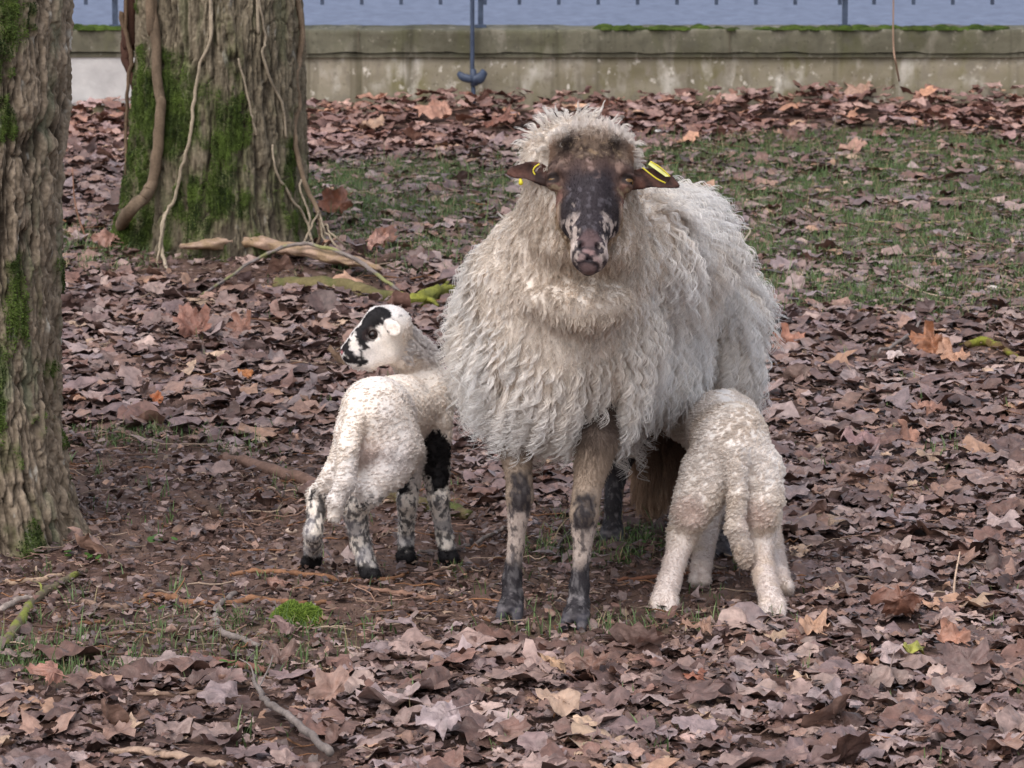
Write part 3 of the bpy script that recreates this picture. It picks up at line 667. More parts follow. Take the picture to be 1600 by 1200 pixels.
stick([(368, 938), (340, 958), (337, 980), (352, 1000), (380, 1010), (404, 1020)], [.005, .006, .0065, .006, .006, .005], "hooked grey stick curling round on the dark soil", gry * .95, sd=13, lift=.012)
stick([(60, 997), (110, 985), (165, 980)], [.003, .004, .003], "thin brown stick left of the hooked grey one", org * .8, sd=14)
stick([(128, 950), (170, 958), (205, 955), (212, 948)], [.005, .006, .0065, .004], "thicker pale stick near the foot of the near tree, crossing bare soil", srgb(150, 124, 108), sd=15)
stick([(135, 1018), (160, 1002), (210, 996), (260, 994)], [.003, .004, .0035, .003], "straight thin brown stick beside pale dry grass", br, sd=16)
stick([(300, 1030), (340, 1042), (390, 1052), (415, 1056)], [.004, .006, .0065, .005], "reddish brown stick tucked under a dark curled leaf", srgb(136, 96, 84), sd=17)
stick([(215, 1092), (270, 1094), (330, 1090), (390, 1078)], [.003, .0045, .005, .004], "grey-brown twig lying along the edge of the leaf carpet", br * 1.1, sd=18)
stick([(396, 1082), (412, 1115), (440, 1140), (480, 1170), (515, 1205)], [.003, .005, .006, .0065, .007], "grey stick running diagonally out of the bottom of the photo", gry * .85, sd=19, lift=.03, side=[(.1, -.03, .05, .03, .002), (.15, .02, .07, .04, .002)])
stick([(170, 1182), (230, 1184), (290, 1194), (350, 1206)], [.006, .011, .012, .010], "pale flat piece of bark among the nearest leaves", srgb(176, 148, 128), sd=20, flat=.5, ns=12)
stick([(560, 925), (600, 932), (640, 938), (680, 944)], [.004, .005, .005, .003], "brown stick in front of the spotted lamb's front hooves", srgb(140, 108, 92), sd=21)
stick([(655, 872), (700, 868), (745, 856), (780, 838), (800, 830)], [.003, .004, .0045, .004, .003], "grey twig rising from the lamb's front hoof to the ewe", gry, sd=22, lift=.012)
stick([(870, 880), (873, 860), (885, 846), (900, 836)], [.003, .0035, .0035, .002], "small dark forked twig between the ewe's front hooves", srgb(110, 98, 96), sd=23, side=[(.5, .03, .03, .01, .002)])
stick([(965, 915), (1020, 912), (1080, 905), (1130, 902)], [.003, .005, .0045, .003], "brown stick lying behind the white lamb's hooves", srgb(124, 84, 66), sd=24)
stick([(700, 1021), (760, 1022), (800, 1024)], [.004, .005, .003], "straight pinkish stick in front of the ewe's left hoof", srgb(158, 124, 108), sd=25)
stick([(1370, 562), (1400, 548), (1425, 530), (1438, 512)], [.003, .005, .005, .003], "grey twig standing clear of the leaves on the right", gry, sd=26, lift=.02)
stick([(1500, 548), (1530, 540), (1560, 548), (1588, 566)], [.008, .011, .011, .007], "mossy bent stick at the right edge among orange leaves", srgb(112, 92, 56), sd=27, moss=srgb(124, 124, 48), ns=12)
stick([(1355, 352), (1420, 356), (1500, 352), (1560, 346)], [.002, .003, .003, .002], "long straight straw-coloured stalk in the grass on the right", srgb(190, 168, 130), sd=28, lift=.014)
stick([(1425, 412), (1480, 385), (1530, 388), (1580, 396)], [.002, .0035, .003, .002], "bowed dry stalk in the lower grass on the right", br * 1.2, sd=29, lift=.015)
stick([(1460, 425), (1530, 424), (1600, 418)], [.002, .004, .003], "second dry stalk lying just below the bowed one", br * 1.15, sd=30, lift=.012)
stick([(1410, 236), (1440, 240), (1468, 256)], [.002, .0035, .003], "dark twig in the farthest strip of grass on the right", br, sd=31, lift=.015)
stick([(1398, 18), (1396, 70), (1400, 110), (1408, 140)][::-1][:1] + [(1407, 141)], [.002, .002], "x", br, name="tmp", sd=32); bpy.data.objects.remove(bpy.data.objects["tmp"])
free = [G(1409, 146), P(1401, 105, 13.8), P(1396, 70, 13.8), P(1396, 0, 13.8), P(1398, -120, 13.75)]
n = 40; V, Fq = tube(smooth_path(free, n), np.linspace(.004, .0025, n), 6, .1, 3)
tag(mesh("stalk", V, Fq, M_vine, col=np.tile(srgb(160, 130, 110), (len(V), 1))), "thin tan dry stalk standing in front of the wall", "stalk", None)
for k, (a, b, c_, lab) in enumerate([((135, 375), (118, 320), (113, 262), "thin reddish sapling stem standing between the two trees"), ((1150, 390), (1172, 362), (1162, 352), "pale curl of dry stalk against the ewe's back"), ((1490, 938), (1492, 905), (1500, 862), "thin pale stalk standing upright in the leaves on the right"),
                                    ((222, 560), (190, 505), (130, 470), "x")][:3]):
    g0_ = G(*a); n = 20; V, Fq = tube(smooth_path([g0_, P(*b, g0_[1]), P(*c_, g0_[1] + .01)], n), np.linspace(.003, .0015, n), 6, .1, k)
    tag(mesh("stalk", V, Fq, M_vine, col=np.tile([srgb(150, 112, 92), srgb(190, 176, 158), srgb(196, 170, 150)][k], (len(V), 1))), lab, "stalk")
# green lichened twig + leaves by the spotted lamb's head
stick([(618, 470), (640, 482), (662, 478), (690, 466), (712, 462)], [.012, .018, .022, .018, .012], "yellow-green mossy branch lying between the spotted lamb's head and the ewe", srgb(130, 130, 62), "branch", "branch", sd=33, lift=.02, ns=14, moss=srgb(136, 136, 60), rough=.6, side=[(.45, .05, -.06, -.01, .010), (.7, .03, .10, .02, .008)])
# moss cushion
g0_ = G(464, 972); th = np.linspace(0, 2 * np.pi, 48, endpoint=False); k = np.linspace(0, 1, 12); A_ = np.cos(k * np.pi / 2); B_ = np.sin(k * np.pi / 2)
V = np.array([[g0_[0] + .047 * a * np.cos(t), g0_[1] + .045 * a * np.sin(t), g0_[2] - .004 + .034 * b] for a, b in zip(A_, B_) for t in th]); V = V + (fbm(V * 60, 4, 2) * .012)[:, None] * np.array([.6, .6, 1])
i = np.arange(11)[:, None]; j = np.arange(48)[None]; Q = np.stack([i * 48 + j, i * 48 + (j + 1) % 48, (i + 1) * 48 + (j + 1) % 48, (i + 1) * 48 + j], -1).reshape(-1, 4)
mo = empty("moss_cushion", g0_, label="round bright green moss cushion on the dark soil", cat="moss cushion")
mesh("cushion", V, Q, M_moss, mo, col=lerp(srgb(56, 72, 24), srgb(104, 122, 44), np.clip(.5 + fbm(V * 70, 3, 4) * 1.4, 0, 1)))
p_, n_ = sample(V, Q, 9000); d_ = nrm(n_ + .6 * rng.normal(size=n_.shape)); L_ = rng.uniform(.004, .011, (len(p_), 1))
strands("moss_leaves", np.stack([p_, p_ + d_ * L_ * .5, p_ + d_ * L_ + np.array([0, 0, -.2]) * L_], 1), np.tile([.0010, .0009, .0003], (len(p_), 1)), lerp(srgb(64, 86, 26), srgb(126, 146, 60), rng.random(len(p_))), M_hair, mo)
# ------------------------------------------------------------------ single leaves that stand out
def fallen(px_, py_, size, colr, label, tilt=.3, az=0.0, yaw=0.0, kind=0, sd=1, lift=.012, group="single fallen leaves that stand out of the litter", backface=None):
    V, T, sh = leaf_template(sd, 40, 5, kind); g_ = G(px_, py_); KEEP.append((g_[0], g_[1] - .1 * size, .42 * size)); KEEP.append((g_[0], g_[1] - .5 * size, .22 * size)); colr = colr * .72 + .28 * srgb(142, 112, 100)
    Rm = rotm(np.array([yaw]), np.array([tilt]), np.array([az]))[0]; W = V @ Rm.T * size
    W = W + g_; W[:, 2] += lift - min(0, (W[:, 2] - g_[2]).min()) * (1 if tilt > .6 else .6)
    # stalk
    s0 = np.array([0, -.1, 0.]) @ Rm.T * size + W[0]; s1 = s0 + np.array([0, -.35, .05]) @ Rm.T * size
    v2, f2 = tube(smooth_path([W[0], s0, s1], 8), .0012, 5)
    VV, FF = merge([(W, [T]), (v2, f2)]); c = np.vstack([colr[None] * sh[:, None], np.tile(colr * .8, (len(v2), 1))])
    return tag(mesh("fallen_leaf", VV, FF, M_leaf, col=c), label, "leaf", group)
seed(61)
warm = srgb(168, 112, 78); rust = srgb(118, 70, 52); buff = srgb(178, 150, 128); mauve = srgb(142, 114, 110); pinkb = srgb(156, 114, 98)
fallen(1408, 978, .105, srgb(112, 68, 50), "dark rusty leaf standing on edge in the litter right of the white lamb", 1.25, 2.9, .4, 0, 501, .0)
fallen(872, 1130, .085, buff, "large pale buff leaf lying flat at the bottom, below the ewe", .25, 0, .5, 2, 502, .03)
fallen(862, 1070, .055, srgb(182, 146, 112), "small light tan leaf beside a dark brown one below the ewe", .3, 1, 1.2, 2, 503, .03)
fallen(925, 1068, .085, srgb(96, 64, 50), "dark brown folded leaf below the ewe's front hooves", .7, .2, .2, 1, 504, .012)
fallen(438, 1050, .09, srgb(84, 62, 54), "very dark curled leaf at the end of the reddish stick", .5, .4, .4, 1, 505, .012)
fallen(85, 1082, .095, srgb(162, 114, 98), "pointed pinkish brown leaf tip sticking up at the lower left", .75, .3, 1.3, 1, 506, .01)
fallen(450, 1008, .08, mauve, "greyish curled leaf in front of the moss cushion", .3, 1, .8, 0, 507, .02)
fallen(440, 928, .07, pinkb, "flat reddish leaf pieces on the soil behind the moss cushion", .12, 1, .3, 0, 508, .01)
fallen(300, 530, .13, srgb(128, 82, 66), "upright rusty leaf in the leaf heap left of the spotted lamb", .9, .2, .4, 0, 509, .0)
fallen(380, 525, .12, srgb(140, 96, 78), "curled brown leaf standing in the leaf heap nearest the spotted lamb's nose", .8, -.2, 1.4, 0, 510, .0)
fallen(384, 600, .05, srgb(200, 128, 64), "small bright orange leaf in the middle of the left litter", .35, 0, .5, 2, 511, .02)
fallen(245, 632, .045, srgb(196, 110, 52), "tiny orange leaf edge beside a dark curled leaf", .6, 0, .5, 2, 512, .01)
fallen(228, 628, .06, srgb(78, 58, 50), "dark curled leaf beside the tiny orange edge", .9, 1, .5, 1, 513, .0)
fallen(528, 345, .14, srgb(142, 84, 56), "curled copper leaf propped against the big tree's root strands", 1.0, .3, .8, 0, 514, .02)
fallen(598, 392, .13, srgb(116, 74, 56), "dark upright leaf by the branch between tree and ewe", 1.0, -.3, .2, 0, 515, .0)
fallen(588, 402, .11, srgb(162, 122, 108), "star-shaped pinkish leaf leaning on the dark branch piece", .5, 0, .1, 0, 516, .03)
fallen(170, 392, .12, pinkb, "pink-brown leaf in the grass between the two trees", .5, 0, 1.1, 0, 517, .02)
fallen(165, 170, .2, srgb(206, 180, 150), "very pale large leaf against the light end of the wall", .7, 0, 0, 0, 518, .0)
fallen(700, 160, .2, srgb(186, 138, 112), "long pointed light brown leaf leaning against the wall left of the stay bar", 1.0, .2, 2.6, 1, 519, .0)
fallen(735, 158, .17, srgb(126, 80, 62), "dark copper leaf heaped at the foot of the stay bar", .9, .1, .6, 0, 520, .04)
fallen(760, 165, .17, srgb(140, 96, 76), "brown leaf heaped right of the stay bar's foot", .8, -.1, 2.2, 0, 521, .03)
fallen(690, 190, .2, srgb(180, 132, 110), "big star-shaped leaf lying before the wall, left of the ewe's head", .3, .1, 1.6, 0, 522, .03)
fallen(782, 208, .18, srgb(126, 74, 56), "rust-red leaf just left of the ewe's woolly head", .6, .3, .7, 0, 523, .03)
fallen(583, 212, .13, srgb(190, 154, 126), "pale leaf lying at the edge of the grass right of the big tree", .3, 0, .2, 0, 524, .03)
fallen(1380, 145, .22, srgb(124, 84, 68), "tall dark leaf against the wall beside the dry stalk", 1.0, 0, .8, 0, 525, .0)
fallen(1460, 138, .24, srgb(122, 80, 62), "dark curled leaf high on the heap against the wall at right", .9, .1, 1.8, 0, 526, .03)
fallen(1500, 132, .22, srgb(140, 94, 76), "second curled leaf on the heap against the wall at right", .8, -.1, .8, 0, 527, .04)
fallen(1545, 150, .24, srgb(146, 104, 86), "broad brown leaf on the heap near the right edge, before the wall", .6, 0, 2.8, 0, 528, .04)
fallen(1350, 162, .2, srgb(176, 140, 120), "light folded leaf lying at the wall below the dark upright one", .5, 0, 1.8, 0, 529, .03)
fallen(1340, 245, .15, srgb(170, 130, 112), "pale pinkish leaf lying in the far grass on the right", .4, .1, 1.1, 0, 530, .02)
fallen(1243, 225, .12, srgb(100, 68, 58), "dark folded leaf standing in the far grass behind the ewe's back", .8, .1, 1.1, 0, 531, .0)
fallen(1232, 545, .12, srgb(168, 112, 88), "orange-brown folded leaf beside the ewe's flank on the right", .7, .1, .2, 1, 532, .0)
fallen(1460, 555, .12, srgb(150, 92, 52), "rusty orange leaf next to a star-shaped tan leaf on the right", .8, .1, 1.2, 0, 533, .0)
fallen(1490, 572, .12, srgb(190, 142, 112), "light tan star-shaped leaf next to the rusty orange one", .5, 0, .2, 0, 534, .02)
fallen(1398, 572, .06, srgb(190, 174, 170), "small whitish leaf among the brown ones on the right", .4, 0, .2, 2, 535, .02)
fallen(1450, 660, .12, srgb(172, 124, 104), "long pinkish orange leaf strip lying crosswise on the right", .4, 1.2, .2, 1, 536, .02)
fallen(1425, 700, .10, srgb(166, 118, 96), "curved orange-brown leaf piece above a tuft of grass on the right", .8, 1.2, 1.2, 1, 537, .0)
fallen(1345, 712, .11, srgb(158, 124, 124), "smooth pinkish leaf lying left of the grass tuft on the right", .25, 1.2, 2.2, 2, 538, .02)
fallen(1215, 1000, .055, srgb(92, 62, 54), "dark leaf directly in front of the white lamb's right hoof", .35, .2, .5, 0, 539, .004)
fallen(1100, 1000, .09, srgb(168, 130, 108), "broad light brown leaf in front of the white lamb", .2, .1, 1.5, 0, 540, .02)
fallen(1275, 1005, .08, srgb(182, 142, 114), "light orange-tan leaf right of the dark one near the lamb's hoof", .2, .1, .5, 0, 541, .02)
fallen(1420, 1045, .06, srgb(150, 156, 50), "small yellow-green leaf lying in the brown litter at lower right", .2, 0, 1.5, 2, 542, .03)
fallen(1495, 1020, .09, srgb(164, 112, 88), "reddish ragged leaf at lower right", .3, 0, .5, 0, 543, .02)
fallen(1090, 1078, .06, srgb(146, 82, 56), "small reddish brown leaf below the white lamb", .3, 0, .5, 1, 544, .02)
fallen(1110, 1100, .085, srgb(134, 98, 84), "folded tent-shaped brown leaf below the white lamb", .7, 0, .5, 1, 545, .0)
fallen(1300, 1120, .10, srgb(140, 126, 128), "large flat mauve-grey leaf at the bottom right", .2, 0, .9, 1, 546, .03)
fallen(1390, 1090, .10, srgb(144, 124, 116), "pale greyish leaf with torn edge right of the mauve-grey one", .35, 0, 2.9, 0, 547, .03)
fallen(700, 1165, .11, srgb(160, 146, 148), "pale grey star-shaped leaf at the bottom centre", .45, 0, 1.9, 0, 548, .03)
fallen(540, 745, .05, srgb(150, 98, 74), "small brown leaf behind the spotted lamb's legs", .4, 0, .9, 0, 549, .02)
# pale stones
def stone(px_, py_, s, colr, label, sd):
    g_ = G(px_, py_, s * .25); f = Field(g_ - s * 1.6, g_ + s * 1.6, s / 9); f.ell(g_, (s * 1.2, s * .9, s * .6)); f.noise(s * .25, .9 / s, sd); V, Q = f.build()
    return tag(mesh("stone", V, Q[0], M_vine, col=np.tile(colr, (len(V), 1))), label, "stone", "small pale stones")
for a in [(455, 832, .011, srgb(190, 168, 152), "small pale stone on the soil beside the spotted lamb's hind leg", 1), (1552, 455, .022, srgb(206, 194, 186), "whitish stone in the leaves at the right edge, below the grass", 2), (1052, 152, .022, srgb(214, 206, 200), "pale stone lying before the wall right of the ewe's head", 3),
          (818, 188, .013, srgb(230, 226, 222), "bright white stone left of the woolly top of the ewe's head", 4), (1028, 206, .012, srgb(236, 232, 228), "bright white stone right of the woolly top of the ewe's head", 5), (1078, 1160, .018, srgb(190, 158, 148), "smooth pinkish stone among the leaves at the bottom", 6),
          (1266, 590, .014, srgb(216, 206, 204), "white crumbly stone right of the ewe's flank", 7), (348, 768, .008, srgb(206, 194, 184), "white speck of stone on the bare soil right of the near tree", 8), (1080, 975, .006, srgb(214, 190, 176), "tiny pale pebble in front of the white lamb", 9)]: stone(*a)
LT = [leaf_template(100 + i, 30, 3, [0, 1, 1, 0, 2, 2, 0, 1][i % 8]) for i in range(40)]
LTs = [leaf_template(300 + i, 18, 2, [0, 0, 1, 0, 2][i % 5]) for i in range(30)]
def wedge(n, y0, y1, side=2.4, p=1.0):
    """random ground points over the strip of land the photo looks along, and a step to each side."""
    y = y0 + (y1 - y0) * rng.random(n) ** p; hw = .143 * y + .25 + side * .35
    return (rng.random(n) * 2 - 1) * hw, y
def litter_pts(n, y0, y1, dens, hard=False):
    x, y = wedge(n, y0, y1); s, g, u, v = zones(x, y); keep = rng.random(n) < dens(x, y, s, g, u, v); x, y = x[keep], y[keep]
    # keep clear of the trunks
    k = (np.hypot(x - tx, y - TY) > np.interp(0, [0, 1], [.30, .3])) & (np.hypot(x - lx, y - LY) > .22)
    x, y = x[k], y[k]
    if hard:
        kk = np.array(KEEP, np.float32); ok = np.ones(len(x), bool)
        for s_ in range(0, len(x), 4000):
            d2 = (x[s_:s_ + 4000, None] - kk[None, :, 0]) ** 2 + ((y[s_:s_ + 4000, None] - kk[None, :, 1]) * .8) ** 2; ok[s_:s_ + 4000] = (d2 > kk[None, :, 2] ** 2).all(1)
        x, y = x[ok], y[ok]
    return x, y
seed(41)
def dens_leaf(x, y, s, g, u, v):
    clump = .66 + .75 * fbm(p2(x, y, 2.2), 3, 80)
    d = (1 - .985 * s) * (1 - g * (.68 + .26 * sstep(-.15, .15, fbm(p2(x, y, 3.5), 4, 95)))) * clump * (1 + .25 * sstep(12.6, 13.6, y))
    return np.clip(d, .012, 1)
def make_litter(name, n, y0, y1, T, smin_, smax_, lift, dens, label):
    x, y = litter_pts(n, y0, y1, dens, True); n = len(x)
    sz = rng.uniform(smin_, smax_, n) * np.where(rng.random(n) < .4, .6, 1); tilt = np.abs(rng.normal(0, .16, n)) + (rng.random(n) < .045) * rng.uniform(.3, .9, n)
    z = gz(x, y) + .003 + lift * rng.random(n) ** 1.4 + .18 * sz * np.sin(np.minimum(tilt, 1.3)) + sstep(13.3, 13.95, y) * rng.random(n) * .07
    pos = np.stack([x, y, z], -1)
    big = vnoise(p2(x, y, 1.1), 90)
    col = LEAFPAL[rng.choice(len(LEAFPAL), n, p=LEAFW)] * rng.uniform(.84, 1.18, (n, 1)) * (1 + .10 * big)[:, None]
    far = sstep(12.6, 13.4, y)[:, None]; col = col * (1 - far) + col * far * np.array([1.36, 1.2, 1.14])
    Rm = rotm(rng.random(n) * 6.283, tilt, rng.random(n) * 6.283)
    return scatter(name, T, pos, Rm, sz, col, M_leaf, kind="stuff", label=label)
make_litter("leaf_litter", 9500, 5.1, 8.3, LT, .03, .06, .020, dens_leaf, "torn smaller leaf pieces among the near leaves")
make_litter("leaf_litter", 10800, 5.1, 8.3, LT, .05, .145, .020, dens_leaf, "carpet of damp brown fallen plane leaves on the near ground")
make_litter("leaf_litter", 33000, 8.3, 13.97, LTs, .06, .135, .022, dens_leaf, "carpet of damp brown fallen plane leaves toward the wall")
# leaf crumbs, broken bits everywhere, also on the bare soil
def crumb_t(sd):
    rg = np.random.default_rng(sd); k = rg.integers(5, 8); th = np.sort(rg.random(k)) * 6.283; r = rg.uniform(.25, .6, k)
    V = np.concatenate([[[0, 0, rg.uniform(0, .2)]], np.stack([np.cos(th) * r, np.sin(th) * r, rg.normal(0, .09, k)], -1)]); j = np.arange(k)
    return V, np.stack([np.zeros(k, int), 1 + j, 1 + (j + 1) % k], -1), np.ones(k + 1)
CT = [crumb_t(i) for i in range(24)]
def dens_cr(x, y, s, g, u, v): return np.clip(.55 + .4 * s, 0, 1) * (1 - .3 * sstep(12, 13, y))
x, y = litter_pts(68000, 5.1, 11.5, dens_cr); n = len(x); sz = rng.uniform(.006, .028, n) * (1 + .5 * (rng.random(n) < .1))
pos = np.stack([x, y, gz(x, y) + .006 + .012 * rng.random(n)], -1)
col = LEAFPAL[rng.choice(len(LEAFPAL), n, p=LEAFW)] * rng.uniform(.35, 1.0, (n, 1))
scatter("leaf_crumbs", CT, pos, rotm(rng.random(n) * 6.283, np.abs(rng.normal(0, .5, n)), rng.random(n) * 6.283), sz, col, M_leaf, kind="stuff", label="broken bits of dead leaf and bark strewn over the soil")
def dens_scrap(x, y, s, g, u, v): return np.clip(sstep(.05, .4, g), 0, 1)
x, y = litter_pts(20000, 7.0, 13.6, dens_scrap); n = len(x); sz = rng.uniform(.015, .06, n)
col = LEAFPAL[rng.choice(len(LEAFPAL), n, p=LEAFW)] * rng.uniform(.55, 1.1, (n, 1))
scatter("leaf_crumbs", CT, np.stack([x, y, gz(x, y) + .008 + .014 * rng.random(n)], -1), rotm(rng.random(n) * 6.283, np.abs(rng.normal(0, .25, n)), rng.random(n) * 6.283), sz, col, M_leaf, kind="stuff", label="scraps of dead leaf caught in the grass")
print("leaves", time.time() - T0)
# small clods
def clod_t(sd):
    rg = np.random.default_rng(sd); th = np.linspace(0, 6.283, 7, endpoint=False); V = [[0, 0, .35]]
    for rr_, zz in ((.3, .28), (.5, .02), (.4, -.3)):
        V += [[rr_ * np.cos(t) * rg.uniform(.7, 1.2), rr_ * np.sin(t) * rg.uniform(.7, 1.2), zz * rg.uniform(.6, 1.2)] for t in th]
    j = np.arange(7); j2 = (j + 1) % 7; T = [np.stack([np.zeros(7, int), 1 + j, 1 + j2], -1)]
    for i in (0, 1): q = np.stack([1 + i * 7 + j, 8 + i * 7 + j, 8 + i * 7 + j2, 1 + i * 7 + j2], -1); T += [q[:, [0, 1, 2]], q[:, [0, 2, 3]]]
    return np.array(V, float), np.vstack(T), np.ones(22)
x, y = litter_pts(21000, 5.2, 9.5, lambda x, y, s, g, u, v: np.clip(.1 + s, 0, 1)); n = len(x); sz = .004 + .014 * rng.random(n) ** 3
col = lerp(srgb(64, 46, 40), srgb(118, 94, 84), rng.random(n)) * rng.uniform(.7, 1.1, (n, 1))
scatter("soil_crumbs", [clod_t(i) for i in range(10)], np.stack([x, y, gz(x, y) + .006 + .004 * rng.random(n)], -1), rotm(rng.random(n) * 6.283, rng.random(n), rng.random(n) * 6.283), sz, col, M_soil, kind="stuff", label="crumbs of dark damp soil on the bare patches")
# ------------------------------------------------------------------ fine twig litter (stuff)
def stick_batch(name, n, y0, y1, lmin, lmax, rmin, rmax, dens, cols, label, lift=.012):
    x, y = litter_pts(n, y0, y1, dens); n = len(x); L = rng.uniform(lmin, lmax, n); az = rng.normal(0, .75, n) + np.where(rng.random(n) < .5, 0, np.pi)
    K = 6; t = np.linspace(-.5, .5, K); rad = rng.uniform(rmin, rmax, n)
    bend = rng.normal(0, .18, n); b2 = rng.normal(0, .05, (n, K))
    dx = L[:, None] * t; dy = L[:, None] * (bend[:, None] * (t ** 2 - .08) + b2)
    X = x[:, None] + dx * np.cos(az)[:, None] - dy * np.sin(az)[:, None]; Y = y[:, None] + dx * np.sin(az)[:, None] + dy * np.cos(az)[:, None]
    Z = gz(X, Y) + lift * (.4 + rng.random((n, 1))) + rng.normal(0, .12, (n, 1)) * dx * .7 + .003 * rng.normal(size=(n, K))
    c = np.stack([X, Y, Z], -1); tt = nrm(np.gradient(c, axis=1)); A = nrm(np.cross(tt, np.array([0, 0, 1.0]))); B = np.cross(A, tt)
    ns = 5; th = np.arange(ns) * 2 * np.pi / ns; taper = np.array([.8, 1, 1, .9, .75, .5])
    ring = np.cos(th)[:, None] * A[:, :, None] + np.sin(th)[:, None] * B[:, :, None]
    V = c[:, :, None] + ring * (rad[:, None] * taper)[..., None, None]
    i = np.arange(K - 1)[:, None]; j = np.arange(ns)[None]; q = np.stack([i * ns + j, i * ns + (j + 1) % ns, (i + 1) * ns + (j + 1) % ns, (i + 1) * ns + j], -1).reshape(-1, 4)
    Fq = (q[None] + (np.arange(n) * K * ns)[:, None, None]).reshape(-1, 4)
    cc = np.array(cols)[rng.integers(0, len(cols), n)] * rng.uniform(.6, 1.1, (n, 1)); cc = np.repeat(cc, K * ns, 0)
    return tag(mesh(name, V.reshape(-1, 3), Fq, M_vine, col=cc), label, kind="stuff")
TW = [srgb(150, 120, 104), srgb(120, 96, 84), srgb(168, 146, 128), srgb(134, 96, 70), srgb(96, 74, 64)]
stick_batch("twig_litter", 4200, 5.2, 10.5, .03, .13, .0008, .0022, lambda x, y, s, g, u, v: np.clip(.25 + .8 * s + .3 * g, 0, 1), TW, "fine broken twigs and stalks strewn over the ground")
stick_batch("twig_litter", 1300, 8.0, 13.5, .06, .35, .001, .003, lambda x, y, s, g, u, v: .3 + g * .7, TW, "fine twigs and dry stalks in the far grass")
# ------------------------------------------------------------------ grass
def blades(name, X, Y, L, wd, lean, cols, label):
    n = len(X); K = 5; t = np.linspace(0, 1, K); az = rng.random(n) * 6.283
    h = L[:, None] * (t - .25 * lean[:, None] * t ** 2.2); s = L[:, None] * lean[:, None] * t ** 1.8 * .8
    c = np.stack([X[:, None] + np.cos(az)[:, None] * s, Y[:, None] + np.sin(az)[:, None] * s, gz(X, Y)[:, None] - .003 + h], -1)
    sa = az + np.pi / 2 + rng.normal(0, .4, n); side = np.stack([np.cos(sa), np.sin(sa), 0 * sa], -1)[:, None]
    wk = wd[:, None] * np.array([.7, 1, .9, .6, .06])
    V = np.stack([c - side * wk[..., None], c + np.array([0, 0, -.15]) * wk[..., None], c + side * wk[..., None]], 2).reshape(n, -1, 3)
    i = np.arange(K - 1)[:, None]; j = np.arange(2)[None]; q = np.stack([i * 3 + j, i * 3 + j + 1, i * 3 + j + 4, i * 3 + j + 3], -1).reshape(-1, 4)
    Fq = (q[None] + (np.arange(n) * K * 3)[:, None, None]).reshape(-1, 4)
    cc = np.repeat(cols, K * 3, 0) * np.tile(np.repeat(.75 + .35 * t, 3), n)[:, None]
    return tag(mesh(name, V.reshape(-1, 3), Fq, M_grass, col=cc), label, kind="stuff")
M_grass = mat_attr("grass_blade", .55, 0, 60, .4, 0, trans=.3)
def gcol(n, dry=.12):
    k = rng.random(n); c = lerp(srgb(76, 98, 58), srgb(126, 148, 94), k); d = rng.random(n) < dry; c[d] = lerp(srgb(150, 134, 96), srgb(176, 160, 126), rng.random(d.sum())); return c * rng.uniform(.8, 1.1, (n, 1))
def dens_g(x, y, s, g, u, v):
    p = fbm(p2(x, y, 3.5), 4, 95); q = fbm(p2(x, y, 12), 3, 97); return np.clip(g * (.30 + .70 * sstep(-.12, .2, p + .15 * g)) * (.35 + .65 * sstep(-.15, .2, q)), 0, 1)
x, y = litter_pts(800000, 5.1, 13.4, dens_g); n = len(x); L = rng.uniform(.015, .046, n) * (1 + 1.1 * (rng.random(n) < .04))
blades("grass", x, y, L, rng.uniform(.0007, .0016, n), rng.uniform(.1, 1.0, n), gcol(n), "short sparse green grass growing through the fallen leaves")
# sparse seedlings and blades everywhere
def tufts(n, dens):
    x, y = litter_pts(n, 5.2, 11, dens); m = len(x); k = rng.integers(2, 10, m); X = np.repeat(x, k); Y = np.repeat(y, k); sp = np.repeat(rng.uniform(.004, .02, m), k)
    return X + rng.normal(0, 1, len(X)) * sp, Y + rng.normal(0, 1, len(X)) * sp, np.repeat(rng.uniform(.5, 1.2, m), k)
X, Y, kk = tufts(1300, lambda x, y, s, g, u, v: .25 + .6 * s + .3 * sstep(.05, .3, g))
n = len(X); blades("grass", X, Y, rng.uniform(.018, .055, n) * kk, rng.uniform(.0008, .0017, n), rng.uniform(.05, .9, n), gcol(n, .08), "thin tufts of grass scattered over soil and leaves")
# taller blades the photo shows, by ground position
tall = [(848, 1000, .085, 3), (858, 1005, .07, 3), (870, 1015, .03, 5), (742, 1000, .032, 12), (905, 975, .03, 8), (376, 1170, .07, 5), (383, 1160, .06, 3), (403, 1080, .07, 2), (484, 1045, .05, 3), (1060, 1075, .05, 3), (1064, 1030, .04, 2),
        (983, 985, .05, 3), (1055, 970, .03, 5), (1134, 975, .028, 7), (1438, 1000, .04, 3), (1485, 1110, .03, 6), (1480, 715, .05, 16), (1380, 790, .03, 9), (1358, 785, .025, 6), (1578, 650, .055, 6), (505, 645, .05, 10), (512, 650, .04, 5), (240, 680, .035, 18), (200, 685, .03, 25),
        (185, 690, .03, 18), (330, 680, .03, 10), (440, 735, .03, 5), (1040, 960, .03, 5), (45, 1030, .03, 30), (80, 1020, .03, 20), (35, 1050, .03, 14), (130, 1000, .035, 16), (160, 995, .03, 12), (560, 910, .02, 12), (590, 985, .03, 16), (1040, 1150, .04, 10), (1030, 1180, .04, 10), (330, 910, .045, 4),
        (275, 930, .04, 6), (690, 880, .02, 10), (720, 860, .03, 5), (950, 850, .03, 24), (985, 870, .03, 26), (1000, 850, .025, 20), (1185, 1065, .02, 8), (1195, 1085, .02, 6), (635, 1095, .04, 4), (300, 1030, .05, 3), (213, 1040, .05, 3), (1195, 455, .03, 14), (1420, 600, .04, 7), (1290, 740, .05, 5)]
X = []; Y = []; L = []
